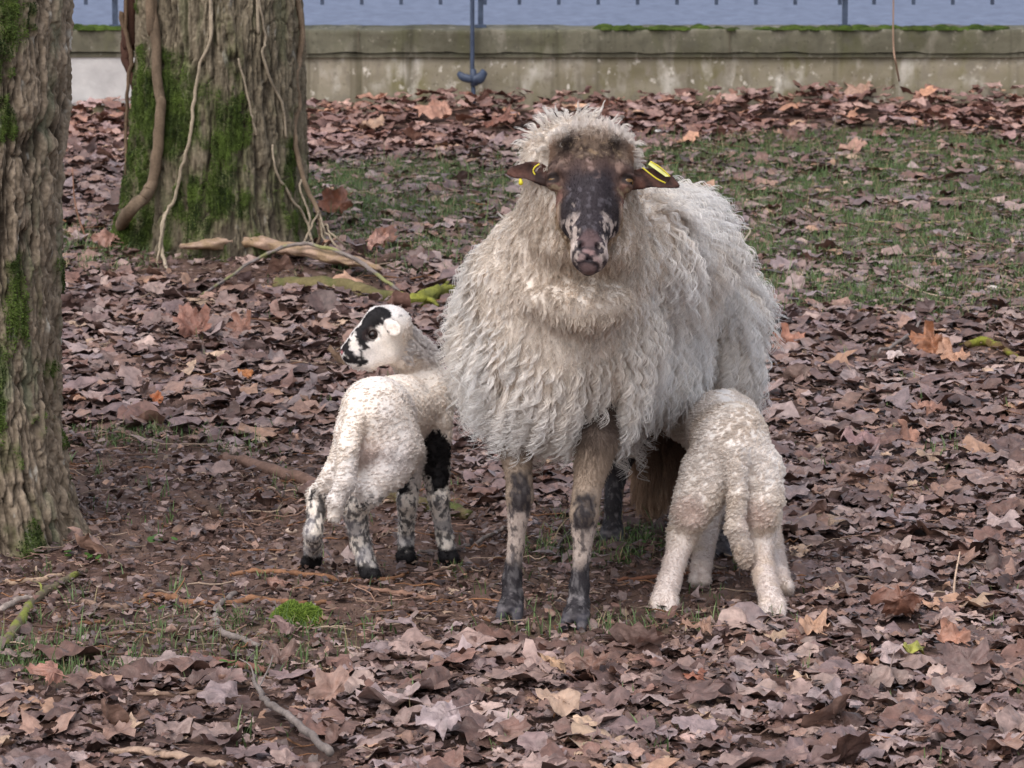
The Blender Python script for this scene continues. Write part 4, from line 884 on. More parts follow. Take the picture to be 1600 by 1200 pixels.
for px_, py_, l_, k_ in tall:
    g_ = G(px_, py_); s_ = .004 + .0012 * k_
    for _ in range(k_): X.append(g_[0] + rng.normal(0, s_)); Y.append(g_[1] + rng.normal(0, s_)); L.append(l_ * rng.uniform(.6, 1.15))
n = len(X); blades("grass", np.array(X), np.array(Y), np.array(L), rng.uniform(.0012, .0022, n), rng.uniform(.05, .7, n), gcol(n, .03), "taller fresh green grass blades standing near the animals' feet")
# small broad weeds
def weed(px_, py_, n_, r_):
    g_ = G(px_, py_); V = []; T = []; c = []
    for k in range(n_):
        a = rng.random() * 6.283; d = rng.uniform(.2, 1) * r_; s = rng.uniform(.005, .009); o = g_ + np.array([np.cos(a) * d, np.sin(a) * d, .008 + .012 * rng.random()])
        th = np.linspace(0, 6.283, 9, endpoint=False); ti = rng.normal(0, .35, 2); b0 = len(V)
        V.append(o); V += [o + s * np.array([np.cos(t), np.sin(t) * .8, np.cos(t) * ti[0] + np.sin(t) * ti[1] + .1]) for t in th]; T += [[b0, b0 + 1 + j, b0 + 1 + (j + 1) % 9] for j in range(9)]
        c += [srgb(84, 120, 56) * rng.uniform(.7, 1.1)] * 10
    return np.array(V), [np.array(T)], np.array(c)
ws = [weed(*a) for a in [(970, 830, 12, .05), (995, 845, 12, .05), (1015, 862, 8, .03), (410, 1055, 4, .02), (355, 1050, 4, .02), (130, 880, 8, .05), (265, 960, 5, .03), (60, 1052, 6, .04), (1195, 1080, 5, .02), (250, 850, 5, .03), (1060, 880, 7, .03)]]
v, f = merge([(a, b) for a, b, c in ws]); tag(mesh("weeds", v, f, M_grass, col=np.vstack([c for a, b, c in ws])), "tiny round-leaved green weeds on the bare soil", kind="stuff")
print("grass", time.time() - T0)

print("litter", time.time() - T0)
# ================================================================== ANIMALS
M_wool = bpy.data.materials.new("wool"); M_wool.use_nodes = True
_n = M_wool.node_tree.nodes; _l = M_wool.node_tree.links; _b = _n["Principled BSDF"]; _a = _n.new("ShaderNodeAttribute"); _a.attribute_name = "Col"
_b.inputs["Roughness"].default_value = .75; _b.inputs["Specular IOR Level"].default_value = .3
_l.new(_a.outputs["Color"], _b.inputs["Base Color"]); _t = _n.new("ShaderNodeBsdfTranslucent"); _l.new(_a.outputs["Color"], _t.inputs[0])
_m = _n.new("ShaderNodeMixShader"); _m.inputs[0].default_value = .38; _l.new(_b.outputs[0], _m.inputs[1]); _l.new(_t.outputs[0], _m.inputs[2]); _l.new(_m.outputs[0], _n["Material Output"].inputs[0])
M_skin = mat_attr("hide", .7, .4, 260, .25, .12, 260, bdist=.0015)
def eye_mat():
    m = bpy.data.materials.new("eyeball"); m.use_nodes = True; n = m.node_tree.nodes; b = n["Principled BSDF"]; a = n.new("ShaderNodeAttribute"); a.attribute_name = "Col"
    m.node_tree.links.new(a.outputs["Color"], b.inputs["Base Color"]); b.inputs["Roughness"].default_value = .16; b.inputs["Specular IOR Level"].default_value = .35; return m
M_eye = eye_mat()
def surf_join(parts):
    return merge(parts)
def locks(p, n, L, lock_r, M, K, outw, down, amp, wl, r0, root_col, tip_col, curl=.5, combdir=None, taper=.7, jit=.15, tv=1.0):
    """wavy locks of wool.  p,n (N,3) roots and normals; L (N,) length; M strands per lock; outw: how far the lock stands off, down: pull of gravity."""
    N = len(p); s = np.linspace(0, 1, K)
    g = np.zeros((N, 3)); g[:, 2] = -1
    if combdir is not None: g = combdir
    gt = g - (g * n).sum(1, keepdims=True) * n; gt = np.where(np.linalg.norm(gt, axis=1, keepdims=True) < .15, g * .3 + gt, gt); gt = nrm(gt + 1e-6)
    hang = nrm(gt + g * .25)
    pos = [p - n * .004]; d = n.copy(); step = L / (K - 1)
    outw = np.broadcast_to(outw, (N,)); down = np.broadcast_to(down, (N,))
    for k in range(1, K):
        tt = s[k]; wgt = np.clip(tt * down * 2.2, 0, 1)[:, None]
        d = nrm(n * (outw[:, None] * (1 - tt * .75)) * (1 - wgt * .62) + hang * wgt + .0)
        pos.append(pos[-1] + d * step[:, None])
    Gd = np.stack(pos, 1)                                  # guides (N,K,3)
    T = nrm(np.gradient(Gd, axis=1)); side = nrm(np.cross(T, n[:, None]) + 1e-5); up = np.cross(side, T)
    ph = rng.random(N) * 6.283; fr = L / wl * rng.uniform(.75, 1.25, N); am = amp * rng.uniform(.5, 1.4, N)
    a = ph[:, None] + 6.283 * fr[:, None] * s; grow = np.clip(s * 2.2, 0, 1) ** 1.0 * (.75 + .5 * s)
    Gd = Gd + side * (np.sin(a) * am[:, None] * grow)[..., None] + up * (np.cos(a * .93 + 1) * am[:, None] * grow * curl)[..., None]
    # strands
    off = rng.normal(0, 1, (N, M, 2)); off = off / np.maximum(np.linalg.norm(off, axis=-1, keepdims=True), .6) * rng.random((N, M, 1)) ** .5 * np.broadcast_to(lock_r, (N,))[:, None, None]
    u0 = nrm(np.cross(n, np.array([.3, .2, .9]))); v0 = np.cross(n, u0)
    con = 1 - taper * s ** .8
    Su = off[..., 0][:, :, None] * con; Sv = off[..., 1][:, :, None] * con
    # offsets ride the guide's own frame after the root
    A = nrm(u0[:, None] * (1 - s)[None, :, None] + side * s[None, :, None]); B = nrm(v0[:, None] * (1 - s)[None, :, None] + up * s[None, :, None])
    pts = Gd[:, None] + A[:, None] * Su[..., None] + B[:, None] * Sv[..., None]
    lj = rng.uniform(1 - jit * 1.6, 1 + jit * .5, (N, M)); root = pts[:, :, :1]; pts = root + (pts - root) * lj[..., None, None]
    w_ = rng.random((N, M)) * 6.283; jit_a = am[:, None] * .30
    pts = pts + side[:, None] * (np.sin(a[:, None] * 1.7 + w_[..., None]) * jit_a[..., None] * s)[..., None]
    rad = r0 * (1 - .72 * s ** 1.5)
    k = (s ** .7)[None, None, :, None]; tone = (1 + tv * rng.uniform(-.18, .06, (N, 1, 1, 1))) * (1 + tv * rng.uniform(-.16, .1, (N, M, 1, 1)))
    col = (root_col[:, None, None] * (1 - k) + tip_col[:, None, None] * k) * tone
    return pts.reshape(N * M, K, 3), np.broadcast_to(rad, (N * M, K)), col.reshape(N * M, K, 3)
def fur(p, n, L, dirv, lay, r0, colr, K=4, jit=.25, wave=0.0):
    """short coat hairs laid along dirv."""
    N = len(p); t = dirv - (dirv * n).sum(1, keepdims=True) * n; t = nrm(t + 1e-5); t = nrm(t + jit * rng.normal(size=t.shape)); s = np.linspace(0, 1, K); L = np.broadcast_to(L, (N,)) * rng.uniform(.6, 1.2, N)
    q = p[:, None] - n[:, None] * .001 + L[:, None, None] * (n[:, None] * (s * (1 - lay * s * .6))[None, :, None] * (1 - lay * .6) + t[:, None] * (lay * s ** 1.3)[None, :, None])
    if wave: q = q + nrm(np.cross(n, t))[:, None] * (np.sin(s * 5 + rng.random((N, 1)) * 6.28) * wave * s)[..., None]
    rad = np.broadcast_to(r0 * (1 - .75 * s), (N, K)); return q, rad, colr * rng.uniform(.85, 1.12, (N, 1))
def hooves(f, c, fwd, s, side=None, spl=.9):
    """a cloven hoof: two claws side by side; c = ground point under it, fwd = unit direction it points."""
    fwd = np.array(fwd, float); fwd[2] = 0; fwd /= np.linalg.norm(fwd); sd_ = np.array([fwd[1], -fwd[0], 0])
    for k in (-1, 1):
        a = c + sd_ * k * s * .50 - fwd * s * .35 + np.array([0, 0, s * 1.25]); b = c + sd_ * k * s * (.50 + spl * .25) + fwd * s * .95 + np.array([0, 0, s * .35]); h = c + sd_ * k * s * .52 - fwd * s * .5 + np.array([0, 0, s * .55])
        f.cone(a, b, s * .60, s * .34, .003); f.cone(h, b, s * .50, s * .34, .004)
    f.d = np.where(f.Z < c[2] + .001 + 0 * f.X, np.maximum(f.d, c[2] + .001 - f.Z), f.d); return f
def leg_field(pts, rs, hoof_fwd, hs, h=.004, pad=.05, extra=None):
    pts = [np.array(q, float) for q in pts]; A = np.min(pts, 0) - pad; B = np.max(pts, 0) + pad; A[2] = min(A[2], pts[-1][2] - .03)
    f = Field(A, B, h); f.chain(pts[:-1], rs[:-1], .012); f.cone(pts[-2], pts[-1] + np.array([0, 0, hs * 1.3]), rs[-2], rs[-1], .012)
    if extra: extra(f)
    hooves(f, pts[-1], hoof_fwd, hs); return f.build()
def P3(px, py, Y): return P(px, py, Y)

# ------------------------------------------------------------------ THE EWE
seed(71)
e_ground = G(846, 978)
ewe = empty("ewe", e_ground, label="big shaggy cream ewe with dark blotched face and yellow ear tags, facing the camera", cat="sheep")
# torso + neck
lo = P(640, 760, 6.2); hi = P(1260, 120, 7.8)
f = Field((-.22, 6.15, .22), (.58, 7.75, 1.02), .009)
ang = R(17)
Mr = np.array([[math.cos(ang), -math.sin(ang), 0], [math.sin(ang), math.cos(ang), 0], [0, 0, 1]])  # local axes of the body: x across, y along
Mr = np.array([[math.cos(ang), -math.sin(ang), 0], [math.sin(ang), math.cos(ang), 0], [0, 0, 1.]])
ch = P(868, 520, 6.66); mid = P(930, 485, 6.98); rump = P(978, 455, 7.30)
f.ell(ch, (.168, .20, .185), Mr, .03); f.ell(mid, (.184, .30, .196), Mr, .06); f.ell(rump, (.166, .22, .186), Mr, .06); f.ell(P(1012, 395, 7.0), (.125, .26, .12), Mr, .06); f.ell(P(970, 385, 6.72), (.115, .12, .11), Mr, .06)
f.ell(P(872, 430, 6.58), (.135, .13, .12), None, .05)
f.chain([P(880, 470, 6.60), P(905, 360, 6.50), P(912, 275, 6.46)], [.13, .105, .088], .05)
f.ell(P(905, 245, 6.47), (.092, .075, .07), None, .03)
f.ell(P(900, 468, 6.455), (.098, .066, .042), None, .010); f.ell(P(905, 385, 6.44), (.085, .055, .04), None, .01)      # dewlap roll
f.chain([P(1125, 600, 7.28), P(1100, 500, 7.3)], [.06, .10], .06)
f.noise(.026, 9, 2)
bV, bQl = f.build(); bQ = bQl[0]; bN = vnormals(bV, bQ)
# head
poll = P(924, 212, 6.385); nose = P(921, 408, 6.245); D = nrm(nose - poll); X_ = np.array([1., .0, 0]); X_ = nrm(X_ - (X_ @ D) * D); Fv = np.cross(X_, D); Fv = Fv if Fv[1] < 0 else -Fv
HL = np.linalg.norm(nose - poll)
def H(a, x, f_): return poll + D * a + X_ * x + Fv * f_
MH = np.array([X_, D, Fv])
f = Field(poll + (-.20, -.26, -.34), poll + (.20, .13, .09), .0028)
f.ell(H(.035, 0, -.064), (.072, .068, .060), MH, .02)                      # cranium
f.ell(H(.022, 0, -.038), (.060, .030, .036), MH, .02)                      # woolly poll
f.chain([H(.05, 0, -.052), H(.115, 0, -.048), H(.170, 0, -.042), H(.222, 0, -.043)], [.060, .046, .035, .029], .03)
f.chain([H(.07, 0, -.115), H(.15, 0, -.095), H(.205, 0, -.078), H(.222, 0, -.074)], [.055, .037, .024, .019], .02)
f.ell(H(.118, .034, -.060), (.024, .05, .034), MH, .02); f.ell(H(.118, -.034, -.060), (.024, .05, .034), MH, .02)
f.ell(H(.220, 0, -.040), (.032, .024, .030), MH, .012)                     # muzzle
f.ell(H(.190, 0, -.017), (.016, .030, .012), MH, .012)                     # bridge
for k in (-1, 1):
    f.ell(H(.057, k * .055, -.026), (.021, .019, .020), MH, .014)          # brow
    f.ell(H(.028, k * .050, -.036), (.020, .026, .024), MH, .014)          # horn bosses
    f.cut(H(.079, k * .068, -.022), (.014, .012, .016), MH, .010)
    f.ell(H(.0765, k * .0615, -.036), (.017, .017, .017), MH, .004)        # lid mass
    f.ell(H(.0690, k * .0665, -.028), (.014, .0058, .014), MH, .003)       # upper lid
    f.ell(H(.0860, k * .0650, -.031), (.012, .0040, .012), MH, .003)       # lower lid
    f.ell(H(.216, k * .018, -.020), (.013, .015, .014), MH, .010)          # lips
    f.cut(H(.217, k * .0140, -.0060), (.0032, .0090, .009), np.array([nrm(X_ * 1 - k * D * .9), nrm(D + k * X_ * .9), Fv]), .003)   # nostril
    f.ell(H(.231, k * .012, -.034), (.0145, .0095, .016), MH, .006)
f.cutcone(H(.224, 0, -.006), H(.238, 0, -.018), .0022, .0018, .003)        # cleft below the nose
for k in (-1, 1): f.cutcone(H(.238, 0, -.018), H(.232, k * .024, -.036), .0020, .0020, .003); f.cutcone(H(.232, k * .024, -.036), H(.212, k * .031, -.058), .002, .0015, .003)
# ears: pointed leaves, hollow to the front
etips = []
for k, tip in ((-1, (792, 270)), (1, (1062, 291))):
    base_ = H(.060, k * .066, -.058); tp = P(tip[0], tip[1], base_[1] - .012); ax = tp - base_; L_ = np.linalg.norm(ax); ax /= L_
    nrm_ = nrm(np.array([0, -1, .30]) - (np.array([0, -1, .30]) @ ax) * ax); wd = np.cross(ax, nrm_)
    if wd[2] < 0: wd = -wd
    x, y, z = f.X - base_[0], f.Y - base_[1], f.Z - base_[2]
    t_ = x * ax[0] + y * ax[1] + z * ax[2]; wv_ = x * wd[0] + y * wd[1] + z * wd[2]; nv_ = x * nrm_[0] + y * nrm_[1] + z * nrm_[2]
    tt = np.clip(t_ / L_, 0, 1); W_ = np.interp(tt, [0, .15, .4, .65, .85, 1], [.013, .018, .0190, .0165, .0115, .003]).astype(np.float32)
    wv_ = wv_ - .010 * np.sin(tt * 3.1)                                      # arched upper edge
    cupd = .012 * (wv_ / .02) ** 2 * (1 - .4 * tt)                           # edges curl forward
    dn = np.abs(nv_ - np.clip(cupd, 0, .02) + .004) - .0032; dw = np.abs(wv_) - W_; de = np.maximum(-t_, t_ - L_)
    fe = smax(smax(dn, dw, .004), de, .003); f.d = smin(f.d, fe.astype(np.float32), .006)
    f.cone(base_ - ax * .012, base_ + ax * .024, .018, .011, .010); etips.append((base_, ax, L_, nrm_, wd))
f.noise(.0025, 45, 8)
hV, hQl = f.build(); hQ = hQl[0]
# head colours, in the head's own frame: a down the face, x across, f out
dkf = srgb(50, 43, 47); brn = srgb(78, 60, 55); tanf = srgb(162, 128, 112); wht = srgb(214, 196, 186)
def head_col(p):
    q = p - poll; a = q @ D; x = q @ X_; f_ = q @ Fv; ax_ = np.abs(x)
    w1 = .007 * fbm(p * 55, 3, 11); w2 = .005 * fbm(p * 160, 3, 12); xx = x + w1 + w2; aa = a + .010 * fbm(p * 40, 3, 14)
    c = np.tile(brn, (len(p), 1)); c = lerp(c, srgb(122, 96, 84), .6 * sstep(-.1, .3, fbm(p * 30, 3, 17)))
    def el(a0, x0, ra, rx, soft=.35):
        return 1 - sstep(1 - soft, 1 + soft, np.sqrt(((aa - a0) / ra) ** 2 + ((xx - x0) / rx) ** 2))
    top = sstep(.068, .022, aa); c = lerp(c, lerp(srgb(82, 66, 60), srgb(160, 140, 124), np.clip(.35 + .55 * el(.012, .004, .04, .034) + fbm(p * 75, 3, 16) * 1.9, 0, 1)), top)
    c = lerp(c, srgb(150, 124, 106), top * sstep(.056, .070, ax_) * sstep(.05, .02, aa)); c = lerp(c, srgb(44, 34, 32), .8 * top * np.maximum(el(.018, -.040, .016, .012), el(.016, .040, .016, .012)))
    face = sstep(.05, .09, aa) * (1 - sstep(.034, .056, np.abs(xx))); c = lerp(c, dkf, face)
    c = lerp(c, srgb(40, 34, 37), sstep(.09, .13, aa) * sstep(.022, .034, np.abs(xx)) * (1 - sstep(.05, .056, np.abs(xx))) * .9)
    c = lerp(c, srgb(150, 124, 112), .6 * np.maximum(el(.056, -.050, .010, .012), el(.060, .050, .010, .010)) * sstep(-.2, .1, fbm(p * 90, 2, 18)))
    c = lerp(c, srgb(140, 104, 94), .65 * np.maximum(el(.100, -.057, .022, .006), el(.100, .060, .024, .006)))
    c = lerp(c, srgb(158, 132, 124), .6 * np.maximum(el(.062, -.002, .014, .005), el(.078, .008, .012, .008)) * sstep(-.25, .1, fbm(p * 80, 2, 19)))
    grey = sstep(.08, .30, fbm(p * 110, 3, 21)) * (1 - sstep(.036, .05, ax_)) * sstep(.08, .10, a); c = lerp(c, srgb(108, 102, 108), .40 * grey)
    spk = sstep(.04, .20, fbm(p * 90, 3, 23) + .04) * sstep(.142, .165, a) * sstep(.014, .022, ax_); c = lerp(c, wht * .85, .8 * spk)
    edg = np.maximum(el(.212, -.034, .022, .006), el(.212, .033, .020, .006)); c = lerp(c, wht, .85 * edg)
    c = lerp(c, wht * .7, .6 * np.maximum(el(.150, -.028, .022, .005), el(.160, .028, .016, .005)) * sstep(-.15, .1, fbm(p * 120, 2, 24)))
    c = lerp(c, srgb(92, 72, 72), .9 * el(.204, 0, .015, .020)); c = lerp(c, srgb(160, 130, 128), .8 * el(.224, 0, .004, .012)); c = lerp(c, srgb(176, 150, 146), .6 * np.maximum(el(.234, -.013, .006, .007), el(.234, .013, .006, .007)))
    c = lerp(c, srgb(58, 46, 46), .8 * np.maximum(el(.236, -.028, .010, .006), el(.236, .028, .010, .006)))
    c = lerp(c, srgb(34, 26, 28), np.maximum.reduce([el(.217, -.0145, .008, .0035), el(.217, .0145, .008, .0035), .8 * el(.240, 0, .0028, .022)])); c = lerp(c, srgb(128, 106, 104), .7 * el(.250, 0, .007, .016) * (f_ < -.02))
    c = lerp(c, srgb(172, 156, 130), .8 * np.clip(el(.0915, -.062, .0040, .011, .4) + el(.0915, .062, .0040, .011, .4), 0, 1))
    c = lerp(c, srgb(30, 23, 22), .9 * (1 - sstep(.0095, .0145, np.sqrt((a - .077) ** 2 * 1.4 + (ax_ - .066) ** 2))) * sstep(-.06, -.045, f_) * (ax_ < .078))
    side = sstep(.050, .060, ax_) * sstep(.105, .125, a); c = lerp(c, srgb(186, 162, 142), side)
    wool = sstep(-.085, -.10, f_) * (1 - sstep(.09, .11, ax_)); c = lerp(c, srgb(190, 168, 146), wool)
    bits = sstep(.10, .28, fbm(p * 130, 3, 27)) * el(.026, .006, .020, .05); c = lerp(c, srgb(190, 166, 138), .75 * bits)
    ear = sstep(.074, .082, ax_) * (1 - sstep(.10, .14, a)); c = lerp(c, lerp(srgb(50, 35, 32), srgb(100, 68, 58), np.clip(.5 + fbm(p * 40, 3, 31) * 1.5, 0, 1)), ear); return c
# legs: (points px,py,Y), radii, hoof direction
def gp(px, py): return G(px, py)
ew_legs = []
hf1 = gp(797, 972); hf2 = gp(899, 984); hh1 = gp(956, 852); hh2 = gp(1128, 872)
def at(q, px, py, dy=0): return P(px, py, q[1] + dy)
LEG = [
 ("fl", [P(800, 600, 6.66), at(hf1, 803, 680, .06), at(hf1, 811, 748, .035), at(hf1, 812, 775, .03), at(hf1, 806, 850, .03), at(hf1, 800, 905, .035), at(hf1, 801, 935, .03), hf1], [.060, .034, .0235, .0245, .0145, .0175, .0185, .0165], (-.15, -1, 0), .0235),
 ("fr", [P(925, 600, 6.66), at(hf2, 932, 690, .06), at(hf2, 916, 775, .035), at(hf2, 913, 803, .03), at(hf2, 909, 870, .03), at(hf2, 905, 915, .035), at(hf2, 904, 945, .03), hf2], [.062, .036, .0250, .0262, .0148, .0180, .0190, .0170], (-.28, -1, 0), .0240),
 ("hl", [P(985, 600, 7.22), P(972, 680, 7.26), at(hh1, 961, 745, .06), at(hh1, 958, 790, .02), at(hh1, 957, 825, .02), hh1], [.085, .045, .022, .017, .0185, .0165], (.0, -1, 0), .0225),
 ("hr", [P(1100, 600, 7.36), P(1130, 690, 7.38), P(1135, 760, 7.36), P(1131, 820, 7.26), at(hh2, 1130, 845, .02), hh2], [.085, .045, .024, .018, .0185, .0165], (.0, -1, 0), .0200)]
parts = [(bV, bQl), (hV, hQl)]; legsV = []
for nm, pts, rs, fw, hs in LEG:
    v, q = leg_field(pts, rs, fw, hs, .0036, .07, (lambda f, T=pts: (f.cone(T[3] + np.array([.002, .012, -.015]), T[5] + np.array([.0, .013, .01]), .0085, .0095, .006), f.ell(T[3] + np.array([0, -.010, .0]), (.017, .012, .022), None, .008), [f.ell(T[6] + np.array([k * .012, .020, .012]), (.006, .007, .009), None, .004) for k in (-1, 1)])) if len(pts) == 8 else None); parts.append((v, q)); legsV.append((v, q[0]))
# the long tail hanging behind
tpts = [P(1075, 560, 7.50), P(1055, 640, 7.50), P(1034, 700, 7.46), P(1018, 762, 7.42)]
f = Field(np.min(tpts, 0) - .1, np.max(tpts, 0) + .1, .006); f.chain(tpts, [.03, .044, .052, .026], .02); tV, tQl = f.build(); parts.append((tV, tQl))
def leg_col(p, pk):
    """ewe's legs: tan above, black knee cap, pale speckled cannon, black streaky pastern."""
    kn, top_, c0, c1, base_, kc = pk
    z = p[:, 2] + .014 * fbm(p * 45, 3, 35) + .008 * fbm(p * 130, 2, 36); fr = (p[:, 1] - kc[1] + .25 * (p[:, 0] - kc[0])) / .02      # <0 in front
    c = lerp(srgb(150, 132, 116), srgb(92, 78, 70), sstep(kn + .06, kn + .16, z + .03 * fbm(p * 20, 2, 34))); c = lerp(c, srgb(176, 160, 150), (1 - sstep(kn - .04, kn - .015, z)))  # tan leg painted darker toward the fleece, shadow put into the colour
    kcap = (1 - sstep(.028, .046, np.abs(z - kn))) * (1 - sstep(.0, .5, (p[:, 1] - kc[3]) / .02)) * (1 - sstep(.017, .023, np.abs(p[:, 0] - kc[2] + .012 * fbm(p * 60, 2, 29)))); c = lerp(c, srgb(52, 46, 47), kcap * (1 - .2 * sstep(.12, .3, fbm(p * np.array([170, 170, 60]), 3, 28))))
    c = lerp(c, srgb(130, 122, 120), .18 * sstep(.1, .3, fbm(p * np.array([200, 200, 60]), 3, 38)) * (z < kn + .04))
    spots = sstep(.08, .2, fbm(p * np.array([130, 130, 80]), 3, 37) + .1 * sstep(c0 + .06, c0, z)) * (z < kn - .02); c = lerp(c, srgb(62, 56, 58), .8 * spots)
    back = sstep(.3, .9, fr) * (z < kn) * (c1 > 0); c = lerp(c, srgb(158, 132, 112), .7 * back)
    c = lerp(c, srgb(50, 46, 49), (1 - sstep(c0 - .004, c0 + .026, z)) * (1 - .5 * back)); c = lerp(c, srgb(150, 144, 144), .28 * sstep(.1, .3, fbm(p * np.array([190, 190, 60]), 3, 33)) * (z < c0 + .03))
    wh2 = sstep(-.02, .18, fbm(p * 60, 3, 39)) * (1 - sstep(.0, .014, np.abs(z - c1))); c = lerp(c, srgb(150, 142, 142), .7 * wh2)
    zz = p[:, 2]; hoof = 1 - sstep(base_ + .030, base_ + .038, zz); c = lerp(c, lerp(srgb(54, 52, 58), srgb(98, 92, 94), np.clip(.4 + fbm(p * np.array([90, 90, 160]), 3, 32) * 1.5, 0, 1)), hoof)
    return c
knee_z = [at(hf1, 811, 772)[2], at(hf2, 912, 800)[2], P(958, 770, 7.2)[2], P(1130, 790, 7.2)[2]]
def legc(k):
    pt = LEG[k][1][-1]; b = pt[2]; return (knee_z[k], 0, b + (.105 if k < 2 else .5), b + .058, b, at(pt, 0, 0) if False else np.array([LEG[k][1][4][0], LEG[k][1][-2][1], LEG[k][1][3][0], LEG[k][1][3][1]]))
skincol = [np.tile(srgb(216, 204, 192), (len(bV), 1)), head_col(hV)] + [leg_col(v, legc(i)) for i, (v, q) in enumerate(legsV)] + [np.tile(srgb(104, 80, 66), (len(tV), 1))]
V, Q = merge(parts); body = mesh("body", V, Q, M_skin, ewe, col=np.vstack(skincol))
print("ewe body", len(V), time.time() - T0)
# eyes, tags
def eyeball(c, r, look, parent, iris=srgb(120, 92, 50), right=None, white=srgb(90, 74, 64)):
    th = np.linspace(0, np.pi, 20); ph = np.linspace(0, 2 * np.pi, 28, endpoint=False); look = nrm(np.array(look, float)); a = nrm(np.cross(look, [0, 0, 1])); b = np.cross(a, look)
    V = np.array([c + r * (look * np.cos(t) + (a * np.cos(q) + b * np.sin(q)) * np.sin(t)) for q in ph for t in th]); d = (V - c) / r
    u = d @ a; v = d @ b; w_ = d @ look; col = np.where((w_ > .35)[:, None], iris, white); col = np.where(((np.abs(v) < .26) & (np.abs(u) < .55) & (w_ > 0))[:, None], srgb(10, 8, 8), col)
    col = np.where(((w_ < .42) & (w_ > .30))[:, None], srgb(30, 22, 18), col)
    i = np.arange(28)[:, None]; j = np.arange(19)[None]; i2 = (i + 1) % 28; Qf = np.stack([i * 20 + j, i * 20 + j + 1, i2 * 20 + j + 1, i2 * 20 + j], -1).reshape(-1, 4)
    return mesh("eye", V, Qf, M_eye, parent, col=col)
for k in (-1, 1): eyeball(H(.0765, k * .0650, -.0305), .0118, (k * .40, -1, -.12), ewe, srgb(104, 76, 40))
M_tag = plain("yellow_tag", srgb(206, 190, 40), srgb(222, 208, 70), 30, .4, 0)
def tagplate(base_, ax, L_, nn, wd, along, w, h, off, tilt, thick=.0015, rotv=0):
    c = base_ + ax * L_ * along + nn * off; u = nrm(ax * math.cos(tilt) + wd * math.sin(tilt)); v = nrm(nn * math.cos(rotv) + np.cross(u, nn) * math.sin(rotv)); v = nrm(v - (v @ u) * u); t = np.cross(u, v)
    V, Fq = box((0, 0, 0), (1, 1, 1)); V = c + V[:, :1] * u * w + V[:, 1:2] * v * h + V[:, 2:] * t * thick; return V, Fq
b0, b1 = etips
def strip(pts, w, t, Ye):
    return tube(smooth_path([P(a_, b_, Ye) for a_, b_ in pts], 14), w, 8, flat=t)
Ye = b1[0][1] - .022
M_tagp = plain("pale_tag", srgb(196, 196, 110), srgb(222, 220, 150), 30, .4, 0)
et = mesh("ear_tag", *merge([strip([(1004, 262), (1014, 270), (1026, 279), (1040, 286)], .0014, .9, Ye), strip([(1016, 252), (1028, 259), (1038, 267), (1047, 276)], .0013, .9, Ye + .008)]), M_tag, ewe); et["label"] = "double yellow tag in the ear nearer the ewe's back"
V = np.array([P(1016, 252, Ye + .008), P(1047, 276, Ye + .008), P(1040, 276, Ye + .003), P(1013, 257, Ye + .003)]); V = np.vstack([V, V + (0, .0015, 0)])
mesh("ear_tag_plate", V, np.array([[0, 1, 2, 3], [7, 6, 5, 4], [0, 4, 5, 1], [1, 5, 6, 2], [2, 6, 7, 3], [3, 7, 4, 0]]), M_tagp, ewe, smooth=False)
Yl = b0[0][1] - .020
tg2 = mesh("ear_tag", *strip([(843, 256), (836, 261), (833, 267), (836, 273)], .0014, 1, Yl), M_tag, ewe); tg2["label"] = "small curved yellow tag edge in the ear on the lambs' side"
v = P(813, 284, b0[0][1] - .01); mesh("ear_tag_button", *tube([v + (0, 0, .006), v + (.001, 0, -.002), v + (.001, 0, -.006)], [.002, .0045, .003], 8), M_tag, ewe)

# ---- fleece
def fl_density(c):
    u = c; return 1.0 * (c[:, 1] < 9)
hp, hn = hV, vnormals(hV, hQ)
NL = 7200
p, n = sample(bV, bQ, NL)
inside_head = np.linalg.norm((p - H(.07, 0, -.06)) @ MH.T / np.array([.066, .12, .058]), axis=1) < 1
facekeep = ~inside_head; p, n = p[facekeep], n[facekeep]
q = p - poll; a_ = q @ D; x_ = q @ X_; f_ = q @ Fv
u, v = to_px(p)
bodyw = sstep(.17, .30, np.linalg.norm((p - P(908, 385, 6.44)) * np.array([1, .8, .9]), axis=1))        # 0 on the neck ruff, 1 on the body
top_ = sstep(.05, .0, a_) * (1 - bodyw)
L = .021 + .080 * bodyw + .004 * top_; L = L * rng.uniform(.6, 1.35, len(p)) * (1 + .2 * np.clip(-n[:, 2], 0, 1)) * (1 - .38 * sstep(.46, .36, p[:, 2]) * sstep(7.0, 6.8, p[:, 1]))
outw = np.where(top_ > .5, 1.2, .62 + .2 * rng.random(len(p))); down = np.where(top_ > .5, .12, .55 + .35 * bodyw)
cream = srgb(249, 245, 241); dirty = srgb(220, 205, 189); rootc = srgb(236, 226, 215); white = srgb(253, 252, 252)
side_x = (p[:, 0] - e_ground[0])
front = np.exp(-((p - P(900, 430, 6.42)) ** 2 @ np.array([1 / .022, 1 / .05, 1 / .05])))
neckd = np.exp(-(np.linalg.norm((p - P(915, 370, 6.4)), axis=1) / .17) ** 2)
under = sstep(.42, .33, p[:, 2])
tip = lerp(cream, white, sstep(-.05, .25, fbm(p * 6, 2, 41)) * .8 + 0 * p[:, 0]); tip = lerp(tip, dirty, np.clip(.45 * front + .85 * neckd + .25 * under, 0, .9))
tip = lerp(tip, dirty, .35 * sstep(.1, .4, fbm(p * 14, 3, 43)))
root_ = lerp(rootc, dirty * .86, np.clip(neckd, 0, 1)); root_ = lerp(root_, srgb(238, 226, 212), .4 * (1 - neckd))
